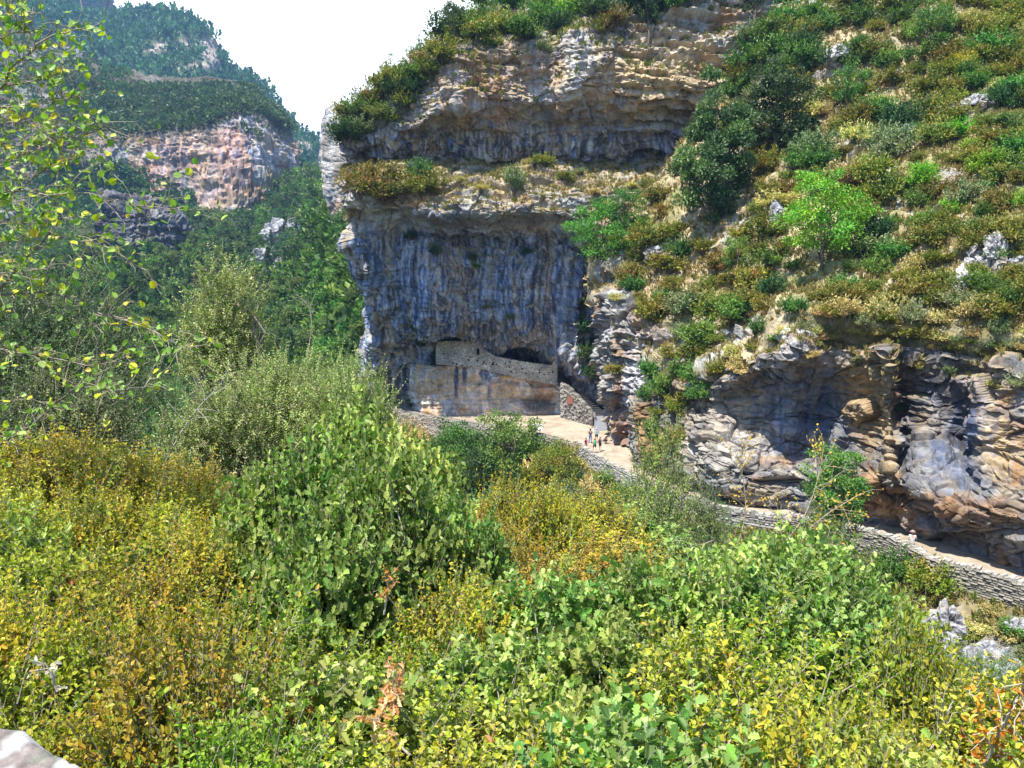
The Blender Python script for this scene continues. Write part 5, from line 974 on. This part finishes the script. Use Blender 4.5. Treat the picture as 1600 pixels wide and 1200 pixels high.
def grass(name, key, cond, n, s0, pal, label, seed=5, nb=7):
    X, Y, p, nn_ = SURF[key]; r = np.random.default_rng(seed); m = np.where(cond(X, Y, p, nn_))[0]; i = r.choice(m, n, replace=True); c0 = p[i] + r.normal(size=(n, 3)) * .12; c0[:, 2] = p[i][:, 2] - .04
    j = np.repeat(np.arange(n), nb); d = nrm(r.normal(size=(n * nb, 3)) * .55 + [0, 0, 1] + nn_[i][j] * .4); s = s0 * r.uniform(.5, 1.4, n)[j]; mb = MB()
    leafmesh(mb, c0[j] + r.normal(size=d.shape) * .05, d, nrm(r.normal(size=d.shape)), s, s * .22, 'quad', (pick(r, pal, n) * r.uniform(.8, 1.2, (n, 1)))[j]); o = mb.build(name, M_grass); tag(o, label, 'grass', None, 'stuff')
ST = [(.30, .235, .12, 4), (.24, .19, .09, 3), (.17, .17, .06, 2), (.10, .125, .035, 1)]
grass('dry_grass', 'hill', lambda X, Y, p, n: (X > 900) & (X < 1640) & (Y > -30) & (Y < 590) & (n[:, 2] > .35), 13000, .5, ST, 'dry grass between the shrubs of the hillside')
grass('dry_grass', 'main', lambda X, Y, p, n: (n[:, 2] > .5) & (Y > 240) & (Y < 345) & (X > 520), 6000, .45, ST, 'straw coloured grass on the ledge of the main cliff', 6)
grass('dry_grass', 'right', lambda X, Y, p, n: (n[:, 2] > .55) & (Y < 600), 2500, .45, ST, 'dry grass hanging over the rim of the lower cliff', 7)
grass('dry_grass', 'main', lambda X, Y, p, n: (n[:, 2] > .25) & (Y < 215) & (X < 1140), 5000, .7, [(.14, .16, .05, 3), (.28, .24, .11, 2)], 'rough grass along the upper rim of the main cliff', 9)
mG = (gpf[:, 1] > 20); gx_, gy_ = PX(np.where(mG[:, None], gpf, [[0, 1, 0]])); SURF['g'] = (np.where(mG, gx_, -9e3), gy_, gpf, gn.reshape(-1, 3))
tufts('gorge_scrub', 'g', lambda X, Y, p, n: (p[:, 1] > 9) & (p[:, 1] < 120) & (np.abs(p[:, 0]) < 70) & (p[:, 2] < -27), 5000, 1.7, PAL['green'] + PAL['olive'], 'scrub covering the lower banks of the gorge', 18, 15)
grass('dry_grass', 'g', lambda X, Y, p, n: (X > 600) & (X < 1640) & (Y > 640) & (Y < 1120) & (rkm < .3) & (p[:, 2] > -34) & (p[:, 2] < -18.4), 14000, .55, ST, 'dry grass on the bank below the path', 10)
# ================================================================== FOREGROUND SHRUBS AND BRANCHES
BOXG = [(.14, .19, .035, 4), (.17, .22, .04, 3), (.09, .14, .03, 4), (.23, .24, .05, 1.2), (.30, .20, .07, .3)]
BOXO = [(.27, .205, .05, 5), (.18, .195, .045, 4), (.32, .20, .06, 1.2), (.14, .18, .035, 3)]
BOXY = [(.22, .21, .045, 3), (.30, .20, .045, .8), (.17, .20, .04, 5)]
OAK = [(.165, .205, .065, 4), (.21, .25, .085, 3), (.09, .14, .04, 3), (.22, .26, .09, 1.5)]
GREYG = [(.15, .18, .075, 3), (.20, .22, .11, 2), (.10, .135, .05, 3), (.25, .23, .13, 1)]
protos = {
 'boxg': [twig_shrub('box_shrub', 201 + i, .52, .95, 1350, .16, .035, .021, 7, 'oval', BOXG, (.26, .30, .055), .42, 10, ncl=34) for i in range(3)],
 'boxo': [twig_shrub('box_shrub', 211 + i, .52, .95, 1350, .16, .032, .019, 7, 'oval', BOXO, (.34, .27, .055), .42, 10, ncl=36) for i in range(2)],
 'boxy': [twig_shrub('box_shrub', 221 + i, .48, .95, 1100, .17, .035, .020, 7, 'oval', BOXY, (.29, .25, .055), .45, 10, ncl=30) for i in range(1)],
 'oak': [twig_shrub('oak_shrub', 231 + i, .62, 1.15, 1150, .14, .064, .050, 4, 'oak', OAK, None, .35, 14, (.36, .31, .25), ncl=38) for i in range(3)],
}
NAME = {'boxg': 'green box shrub', 'boxo': 'orange tinged box shrub', 'boxy': 'yellow box shrub', 'oak': 'downy oak shrub'}
fr2 = np.random.default_rng(21); pfirst = {k: [True] * len(v) for k, v in protos.items()}
def fplace(kind, x, ytop, Y, width, extra=1.0, lab=None, base=None):
    i = fr2.integers(len(protos[kind])); pr = protos[kind][i]; top = P(x, ytop, Y); gz = float(ground_z(np.array([top[0]]), np.array([Y]))[0]) if base is None else base
    H = max(.5, top[2] - gz); h0 = 1.0 if kind != 'oak' else 1.2; w0 = 1.15 if kind != 'oak' else 1.4
    if H > h0 * 1.35: gz = top[2] - h0 * 1.35; H = h0 * 1.35
    s = (width / w0, width / w0, H / h0)
    if pfirst[kind][i]: o = pr; o.location = (top[0], Y, gz); o.scale = s; o.rotation_euler = (0, 0, fr2.random() * 6.28); pfirst[kind][i] = False
    else: o = dup(pr, (top[0], Y, gz), fr2.random() * 6.28, s)
    FG.append((o, x, ytop, Y, kind, lab)); return o
FG = []
S = lambda x: np.interp(x, [-50, 100, 200, 300, 380, 440, 700, 760, 850, 950, 1000, 1100, 1180, 1350, 1400, 1450, 1500, 1650], [705, 700, 725, 745, 790, 830, 840, 790, 790, 810, 860, 900, 905, 925, 1060, 1130, 1150, 1170])
YM = lambda x: np.interp(x, [0, 950, 1050, 1360, 1420, 1650], [6.8, 6.8, 5.2, 4.6, 2.4, 2.1])
for Y in (1.75, 2.15, 2.65, 3.25, 3.95, 4.8, 5.8, 6.8):
    hw = .36 * Y + .2; step = .43 + .036 * Y; nx = int(1.45 * Y / step) + 2
    for k in range(nx):
        x = -60 + (1720) * (k + .5 + fr2.uniform(-.25, .25)) / nx; ym = YM(x)
        if Y > ym + .35: continue
        hmax = (S(x) - 460) * ym / 1200.; h_ = np.interp(Y, [1.5, ym], [1.02, hmax]); y = 460 + 1200 * h_ / Y + fr2.uniform(-14, 14) * 2 / Y
        if x < 210 and Y < 2.0: continue
        g = fbm(np.array([[x / 110., y / 80., 8.]]), 2)[0] + fr2.normal() * .2
        if x > 1130 and y > 1010: kind = 'boxy' if g > .0 else 'oak' if g > -.25 else 'boxg'
        elif 880 < x < 1400 and y < 1120: kind = 'oak' if g > -.25 or x > 1000 else 'boxo'
        elif 400 < x < 720 and y < 930: kind = 'oak' if y < 880 or g > 0 else 'boxg'
        elif x < 400 and y < 900: kind = 'boxo' if g > -.22 else 'boxg'
        elif 690 < x <= 1000 and y < 960: kind = 'boxo' if g > -.2 else 'oak'
        elif x > 820: kind = 'oak' if g > -.1 else 'boxg'
        else: kind = 'boxg' if g < .22 else 'boxo' if g < .42 else 'oak'
        if fr2.random() < .12: kind = str(fr2.choice(['boxg', 'boxo', 'oak']))
        fplace(kind, x, y + fr2.uniform(-44, 44) * 2.4 / Y, Y, fr2.uniform(.75, 1.2) * step * 1.9)
# the big oak shrub left of centre and the oaks on the right
for x, y, Y, w_ in [(560,655,4.9,1.1),(640,720,4.6,.95),(500,710,4.5,1.0),(430,755,4.3,.9),(600,740,4.0,1.0),(690,790,4.1,.8),(530,800,3.7,.9),(1240,845,3.9,1.0),(1170,880,3.6,.9),(1310,890,3.8,.8),(1100,905,3.3,.9),(1240,900,3.2,.9),(1010,900,3.4,.8)]:
    fplace('oak', x, y, Y, w_, lab='tall')
for x, y, Y, w_, k in [(60,690,6.4,1.3,'boxo'),(180,735,6.0,1.2,'boxo'),(790,765,5.6,.7,'boxo'),(860,775,5.4,.7,'boxo'),(100,720,5.6,1.2,'boxo'),(950,790,6.0,.8,'boxo')]:
    fplace(k, x, y, Y, w_)
for k, v in protos.items():
    for i, o in enumerate(v):
        if pfirst[k][i]: unlink(o)
# labels by row and neighbours
zones = [(-200,180,'the stone coping'),(180,420,'the bottom left bushes'),(420,640,'the dark oak hollow'),(640,860,'the dead tan leaves'),(860,1080,'the bottom middle'),(1080,1300,'the bare grey stems'),(1300,1900,'the orange sprig')]
rowsn = [(1.9,'nearest viewer'),(2.4,'in second rank'),(2.95,'in third rank'),(3.6,'in fourth rank'),(4.4,'in fifth rank'),(5.3,'in sixth rank'),(6.3,'in seventh rank'),(99,'at the far edge')]
cnt = {}
for o, x, y, Y, kind, lab in sorted(FG, key=lambda q: q[1]):
    zn = next(z[2] for z in zones if z[0] <= x < z[1]); rw = next(r_[1] for r_ in rowsn if Y < r_[0]); key_ = (kind, zn, rw, lab); c = cnt.get(key_, 0); cnt[key_] = c + 1
    tag(o, ('tall ' if lab else '') + f"{NAME[kind]} {rw}, {'' if c == 0 else ORD[min(c, 11)] + 'from left, '}above {zn}".replace('  ', ' '), 'shrub', 'foreground shrubs on the bank')

# ---------------- medium distance trees and bushes on the near side
def mid_tree(name, seed, pal, H, rx, ntw, tl, ll, lw, npair, shape, x, ytop, Y, wpx, label, up=.5, bark=(.25, .22, .18), holes=.3, base=None, cat='tree', nst=26):
    t = twig_shrub(name, seed, rx, H, ntw, tl, ll, lw, npair, shape, pal, None, up, nst, bark, holes=holes); top = P(x, ytop, Y); gz = base if base is not None else top[2] - H
    s = wpx * Y / FPX / (2 * rx * 1.12); t.location = (float(top[0]), float(Y), float(top[2] - H)); t.scale = (s, s, 1); tag(t, label, cat); b = MB(); r = np.random.default_rng(seed); g0 = float(ground_z(top[0:1], top[1:2])[0]) - (top[2] - H)
    b.tube(curve(np.array([0, 0, min(g0, -.2) - .2]), np.array([0, 0, H * .45]), r, 7, .06), np.linspace(.02 * H ** .8 + .03, .015 * H ** .5, 7), 7, bark); b.build('trunk', M_bark, t); return t
OL = [(.19, .235, .10, 4), (.26, .29, .14, 2), (.14, .18, .065, 3), (.34, .33, .19, 1)]
mid_tree('olive_like_tree', 301, OL, 3.4, .62, 1500, .26, .05, .02, 8, 'oval', 345, 398, 11.5, 150, 'tall grey green tree with a pointed top left of centre', .65, holes=.5)
mid_tree('olive_like_tree', 302, OL, 2.6, 1.1, 2300, .25, .05, .02, 8, 'oval', 430, 545, 10.5, 270, 'broad grey green bush right of the pointed tree', .6, holes=.6)
mid_tree('olive_like_tree', 303, OL, 2.2, .8, 1500, .25, .05, .02, 8, 'oval', 545, 560, 10.0, 170, 'pale grey green bush in front of the left foot of the cliff', .6, holes=.6)
mid_tree('olive_like_tree', 304, OL, 2.2, .8, 1500, .25, .05, .02, 8, 'oval', 340, 600, 9.4, 200, 'lower grey green bush under the pointed tree', .6, holes=.6)
HO = [(.07, .10, .045, 3), (.11, .14, .07, 2), (.16, .18, .09, 2), (.05, .075, .035, 2)]
mid_tree('holm_oak', 311, HO, 4.6, 1.5, 2900, .3, .05, .028, 7, 'oval', 50, 392, 13, 330, 'dark holm oak behind the hazel branches', .45, holes=.5)
mid_tree('holm_oak', 312, HO, 3.0, 1.2, 2000, .3, .05, .028, 7, 'oval', 90, 555, 11.5, 270, 'lower holm oak with pale leaves under the dark one', .5, holes=.5)
PI = [(.09, .15, .06, 3), (.06, .11, .045, 3), (.13, .19, .08, 1)]
mid_tree('pine_tree', 321, PI, 5, 1.5, 1700, .38, .10, .032, 7, 'narrow', 215, 560, 24, 170, 'soft blue green young pine in the hollow', .35, holes=.4)
mid_tree('pine_tree', 322, PI, 5, 1.5, 1700, .38, .10, .032, 7, 'narrow', 245, 640, 18, 200, 'bushy pine just above the orange box shrubs', .35, holes=.4)
BR = [(.09, .15, .05, 3), (.12, .19, .06, 2), (.06, .11, .035, 2)]
mid_tree('broadleaf_tree', 331, BR, 5, 1.6, 1500, .35, .06, .035, 6, 'oval', 290, 600, 30, 150, 'green tree behind the lower grey green bush', .4)
mid_tree('oak_tree', 341, OAK, 4.2, .85, 900, .3, .06, .042, 5, 'oak', 1035, 640, 13, 120, 'slim sunlit oak rising left of the rounded tree', .5, holes=.4)
mid_tree('oak_tree', 342, OAK, 3.0, .9, 900, .3, .06, .042, 5, 'oak', 1010, 735, 11.5, 150, 'lower oak in front of the slim sunlit oak', .5, holes=.4)
mid_tree('broadleaf_tree', 343, BR, 2.6, .7, 600, .3, .05, .035, 5, 'oval', 1105, 745, 15, 80, 'small leafy sapling beside the middle of the path', .5, holes=.4)
mid_tree('oak_tree', 344, OAK, 2.4, .8, 700, .25, .05, .036, 5, 'oak', 945, 830, 8.5, 170, 'grey leaved young oak behind the orange box shrubs', .5, holes=.4)
mid_tree('broadleaf_tree', 345, [(.11, .17, .055, 3), (.15, .21, .08, 2), (.07, .12, .04, 3)], 4, 1.6, 3200, .3, .05, .02, 8, 'oval', 1560, 1035, 17, 300, 'pale green bush at the bottom right below the rocks', .5, holes=.9)
mid_tree('broadleaf_tree', 346, BR, 3.4, 1.0, 1500, .3, .05, .03, 6, 'oval', 1300, 800, 12, 170, 'leafy tree in front of the rounded tree', .5, holes=.5)
mid_tree('broadleaf_tree', 347, BR, 3.4, 1.2, 1500, .3, .05, .03, 6, 'oval', 790, 770, 17, 200, 'dark leafy tree behind the orange box shrubs', .5, holes=.5)
mid_tree('broadleaf_tree', 348, BR, 3.4, 1.2, 1500, .3, .05, .03, 6, 'oval', 1130, 820, 14, 200, 'leafy tree behind the right oak shrubs', .5, holes=.5)

# ---------------- hazel branches reaching in from the left
hz = empty('hazel_tree', (-6.3, 5.6, -3.0)); tag(hz, 'hazel with yellowing leaves reaching in from the left edge', 'tree'); ho = np.array(hz.location)
r = np.random.default_rng(44); YH = 5.4
trunk = [P(-330, 1100, 5.8), P(-290, 800, 5.7), P(-260, 560, 5.6), P(-240, 340, 5.5), P(-230, 150, 5.4), P(-200, -60, 5.3)]
trunk[0] = np.array([trunk[0][0], 5.8, float(ground_z(trunk[0][0:1], np.array([5.8]))[0]) - .2]); b = MB(); tp, _ = resample(np.array(trunk), 18); b.tube(tp - ho, np.linspace(.085, .03, 18), 8, (.24, .21, .18)); b.build('trunk', M_bark, hz)
BRN = [([(-235,330,5.5),(-20,318,5.3),(30,296,5.2),(60,272,5.2),(85,250,5.1)],.012),([(-100,330,5.4),(24,298,5.2),(80,305,5.1),(130,301,5.0),(180,312,5.0),(225,322,4.9),(268,327,4.9)],.008),
 ([(-230,200,5.4),(-40,160,5.3),(12,128,5.2),(22,102,5.1),(42,86,5.1),(62,68,5.0),(90,37,5.0)],.011),([(42,86,5.1),(57,66,5.1),(52,45,5.1),(30,14,5.1)],.007),([(60,68,5.0),(95,52,5.0),(130,44,4.9),(155,38,4.9)],.006),
 ([(-260,760,5.7),(-60,720,5.5),(50,664,5.3),(100,620,5.2),(150,603,5.1),(190,610,5.0),(225,606,5.0)],.013),([(-250,500,5.6),(-40,462,5.5),(60,458,5.4),(102,463,5.3),(150,490,5.2),(220,508,5.1),(285,542,5.0)],.013),
 ([(-20,470,5.5),(10,440,5.4),(30,415,5.3),(60,385,5.2),(95,342,5.2)],.012),([(88,300,5.1),(92,262,5.1),(100,225,5.1),(108,196,5.1)],.006),([(-230,240,5.4),(-60,230,5.3),(60,226,5.2),(140,232,5.0),(175,258,4.9)],.007),
 ([(-230,80,5.4),(-60,60,5.3),(0,30,5.2),(30,-10,5.1)],.009),([(-230,420,5.5),(-40,400,5.4),(60,365,5.2),(130,372,5.1),(200,405,5.0)],.007),([(-230,140,5.4),(-30,170,5.2),(70,160,5.1),(130,150,5.0),(150,146,5.0)],.007),([(-235,300,5.5),(-30,270,5.3),(40,240,5.2),(110,215,5.1),(170,200,5.0)],.008),([(-230,120,5.4),(-40,110,5.3),(30,130,5.2),(80,120,5.1),(112,100,5.0)],.008),([(-230,260,5.4),(-40,200,5.3),(20,190,5.2),(70,196,5.1),(120,180,5.1)],.007),([(-230,380,5.4),(-40,350,5.3),(30,350,5.2),(80,336,5.1),(120,345,5.1)],.007),([(-230,60,5.4),(-40,40,5.3),(0,60,5.2),(30,50,5.1),(55,20,5.1)],.008),([(-230,420,5.4),(-40,430,5.3),(20,425,5.2),(70,420,5.1),(110,412,5.1)],.007),([(-240,560,5.6),(-40,540,5.5),(60,555,5.3),(140,570,5.2),(190,560,5.1)],.007)]
lf = MB(); lp = []; ld = []
for pts_, rad in BRN:
    c = np.array([P(*q) for q in pts_]); cc, Lb = resample(c, 24); cc = cc + fbm(cc * 1.0, 2, 6.0)[:, None] * .012; b = MB(); b.tube(cc - ho, np.linspace(rad, rad * .3, 24), 6, (.20, .17, .15) if rad > .009 else (.33, .28, .22))
    nt_ = int(Lb * 24)
    for k in range(nt_):
        t0 = r.integers(7, 24); a = cc[t0]; d = nrm((cc[min(t0 + 1, 23)] - cc[t0 - 1])); dd = nrm(d * .8 + r.normal(size=3) * [.7, .5, .6]); ln = r.uniform(.1, .38); e = a + dd * ln; tw = curve(a, e, r, 5, .25)
        b.tube(tw - ho, np.linspace(.0032, .0012, 5), 4, (.32, .27, .20))
        for q in (1, 2, 3, 4):
            if r.random() < .5: lp.append(tw[q]); ld.append(nrm(dd * .5 + r.normal(size=3) * .8))
    b.build('branch', M_bark, hz)
lp = np.array(lp); ld = np.array(ld); N = len(lp); c = pick(r, [(.18, .22, .06, 6), (.13, .18, .05, 4), (.30, .27, .05, 3), (.34, .21, .06, 1), (.24, .27, .10, 2)], N) * r.uniform(.8, 1.2, (N, 1)); s = r.uniform(.032, .058, N)
leafmesh(lf, lp - ho, ld, nrm(r.normal(size=(N, 3)) * .6 + [-.2, -.5, .5]), s, s * .88, 'round', c, .2); lf.build('foliage', M_leaf, hz)

# ---------------- bare and orange sprigs that stick out
def sprig(name, seed, pts_, rad, label, pal=None, ll=.02, n=50, col=(.50, .44, .35), tl=.12, shape='oval'):
    r = np.random.default_rng(seed); c = np.array([P(*q) for q in pts_]); cc, Lb = resample(c, 20); root = empty(name, cc[0]); o0 = cc[0]; b = MB(); b.tube(cc - o0, np.linspace(rad, rad * .35, 20), 6, col); P_, D_ = [], []
    for k in range(n):
        t0 = r.integers(3, 20); a = cc[t0]; d = nrm(cc[min(t0 + 1, 19)] - cc[t0 - 1]); dd = nrm(d * .7 + r.normal(size=3) * .5); e = a + dd * tl * r.uniform(.4, 1.2); tw = curve(a, e, r, 4, .2)
        b.tube(tw - o0, np.linspace(rad * .3, rad * .15, 4), 4, col)
        for q in np.linspace(.2, 1, 6): P_.append(a + (e - a) * q); D_.append(nrm(dd * .5 + r.normal(size=3) * .8))
    b.build('branch', M_bark, root)
    if pal: P_ = np.array(P_); D_ = np.array(D_); N = len(P_); lf = MB(); leafmesh(lf, P_ - o0, D_, nrm(r.normal(size=(N, 3)) * .6 + [0, -.4, .6]), ll * r.uniform(.6, 1.2, N), ll * .55, shape, pick(r, pal, N) * r.uniform(.8, 1.2, (N, 1))); lf.build('foliage', M_leaf, root)
    tag(root, label, 'sprig'); return root
ORG = [(.32, .14, .04, 3), (.30, .18, .045, 3), (.26, .20, .045, 2)]
sprig('box_sprig', 401, [(1520,1230,1.9),(1545,1180,1.85),(1570,1130,1.8),(1590,1090,1.75),(1615,1060,1.7)], .0055, 'orange box sprig with a thick pale stem at the right edge', ORG, .022, 26, tl=.1)
sprig('box_sprig', 402, [(1560,1190,1.9),(1540,1150,1.85),(1528,1110,1.85),(1515,1085,1.85)], .003, 'small red orange sprig left of the thick pale stem', [(.32, .14, .05, 3), (.3, .2, .05, 1)], .02, 12, tl=.05)
sprig('bare_branch', 403, [(1420,1230,2.3),(1455,1170,2.3),(1475,1130,2.3),(1480,1110,2.3)], .006, 'forked bare grey twig among the yellow box', None, n=9, col=(.42, .38, .33))
sprig('bare_branch', 404, [(1190,920,6.5),(1225,850,6.6),(1260,800,6.6),(1280,740,6.6),(1285,715,6.6)], .008, 'thin sparse branch crossing in front of the rounded tree', [(.35, .22, .07, 2)], .03, 26, (.40, .33, .24), .4)
sprig('bare_branch', 405, [(1150,860,6.8),(1165,800,6.8),(1160,740,6.8),(1150,700,6.8)], .006, 'wispy upright twig with yellow buds beside the path', [(.45, .32, .08, 2)], .028, 22, (.38, .31, .22), .35)
sprig('bare_branch', 406, [(1240,850,6.4),(1290,805,6.4),(1330,780,6.4)], .006, 'orange leaved twig reaching right towards the rounded tree', ORG, .03, 16, (.45, .36, .26), .3)
sprig('bare_branch', 407, [(250,740,9),(270,700,9),(300,650,9),(345,600,9)], .014, 'leaning bare grey branch left of the broad bush', None, n=14, col=(.40, .37, .33), tl=.5)
sprig('box_sprig', 408, [(600,960,2.6),(604,935,2.6),(606,905,2.6)], .004, 'rust red sprig in the dark hollow under the oak', [(.26, .13, .05, 3), (.26, .17, .06, 1)], .019, 9, tl=.06)
sprig('dead_leaves', 409, [(610,1130,2.2),(612,1090,2.15),(616,1050,2.1)], .004, 'cluster of dead tan oak leaves near the bottom centre', [(.34, .19, .09, 3), (.38, .26, .15, 2)], .030, 16, tl=.08, shape='oak')
sprig('dead_leaves', 410, [(640,1180,2.0),(600,1140,2.0),(585,1120,2.0)], .004, 'second smaller cluster of dead tan leaves low in the centre', [(.34, .19, .09, 3), (.38, .26, .15, 2)], .028, 10, tl=.07, shape='oak')
sprig('dead_leaves', 411, [(90,1080,1.9),(78,1050,1.9),(70,1035,1.9)], .004, 'bleached white dead leaves among green box on the left', [(.34, .31, .24, 3), (.38, .36, .31, 2)], .018, 6, tl=.05)
sprig('bare_branch', 412, [(480,560,12),(487,500,12),(478,470,12)], .01, 'thin leafless twig standing up right of the pointed tree', None, n=14, col=(.32, .28, .22), tl=.5)
for i, (x, y0, y1, Y, c_) in enumerate([(765,880,775,5.0,0),(830,860,765,5.2,0),(880,940,850,4.0,1),(690,905,830,4.4,0),(250,800,720,5.5,0),(120,780,685,6.0,0),(1215,1010,930,2.9,1),(455,1010,935,2.8,2)]):
    sprig('box_sprig', 420 + i, [(x - 12, y0, Y), (x, (y0 + y1) / 2, Y), (x + 14, y1, Y)], .004, ['golden', 'yellow green', 'green'][c_] + ' box shoot ' + ['standing highest right of the oak shrub', 'beside the young oak trunk', 'in the middle of the orange patch', 'at the right side of the oak shrub', 'on the left above the orange bushes', 'at the far left above the bushes', 'before the right oak', 'left of the dark hollow'][i], [BOXO, BOXY, BOXG][c_], .024, 22, tl=.12)

# ---------------- stone coping of the viewpoint wall, bottom left
def lichen(p, n, x, y): 
    g = fbm(p, 4, 14.); c = mixc((.17, .145, .13), np.broadcast_to((.27, .23, .21), (len(p), 3)), sstep(-.4, .4, fbm(p + 9, 4, 30.))); c = c * (1 + .25 * fbm(p + 3, 3, 90.))[:, None]
    c = mixc(c, np.broadcast_to((.46, .46, .46), c.shape), sstep(.16, .24, fbm(p + 71, 3, 17.))); return mixc(c, np.broadcast_to((.24, .26, .2), c.shape), sstep(.2, .3, fbm(p + 171, 3, 17.)) * .7)
zc = -.66; e_ = [(-500,1120),(-200,1122),(0,1140),(30,1142),(60,1158),(85,1180),(125,1203),(180,1250),(300,1400)]
edge = np.array([Pz(a, b_, zc) for a, b_ in e_]); edge, _ = resample(edge, 90); nr_ = 70
dirb = np.array([-.55, -.85, 0.]); dirb /= np.linalg.norm(dirb); T = np.linspace(0, .7, nr_)[:, None, None]
top_ = edge[None] + dirb * T; skirt = [edge + np.array([0.02 * k, .02 * k, -.07 * k]) - dirb * (.012 * k) for k in range(8, 0, -1)]; Gc = np.concatenate([np.array(skirt), top_], 0); q = Gc.reshape(-1, 3)
q = q + np.stack([0 * q[:, 0], 0 * q[:, 0], .006 * fbm(q, 4, 9.) + .005 * fbm(q, 3, 40.)], 1) + np.array([.012, .012, 0]) * fbm(q, 4, 11.)[:, None]
M_lich = mat_vcol('lichen_stone', .9, 60., .2, .5, 90., .2); o = mk('stone_parapet', q, [gfaces(len(Gc), 90)], M_lich, lichen(q, q, 0, 0), smooth=True); tag(o, 'pink grey stone coping with white lichen at the bottom left corner', 'wall')
flush()
# ------------------------------------------------------------------ haze
hm = bpy.data.materials.new('haze'); hm.use_nodes = True; n = hm.node_tree.nodes; n.remove(n['Principled BSDF']); v = n.new('ShaderNodeVolumePrincipled'); v.inputs['Color'].default_value = (.30, .56, 1, 1); v.inputs['Density'].default_value = HAZE; v.inputs['Anisotropy'].default_value = .2
hm.node_tree.links.new(v.outputs[0], n['Material Output'].inputs['Volume'])
b = MB(); b.box((0, 100, 300), (4600, 4000, 353)); o = b.build('haze', hm); o['kind'] = 'stuff'
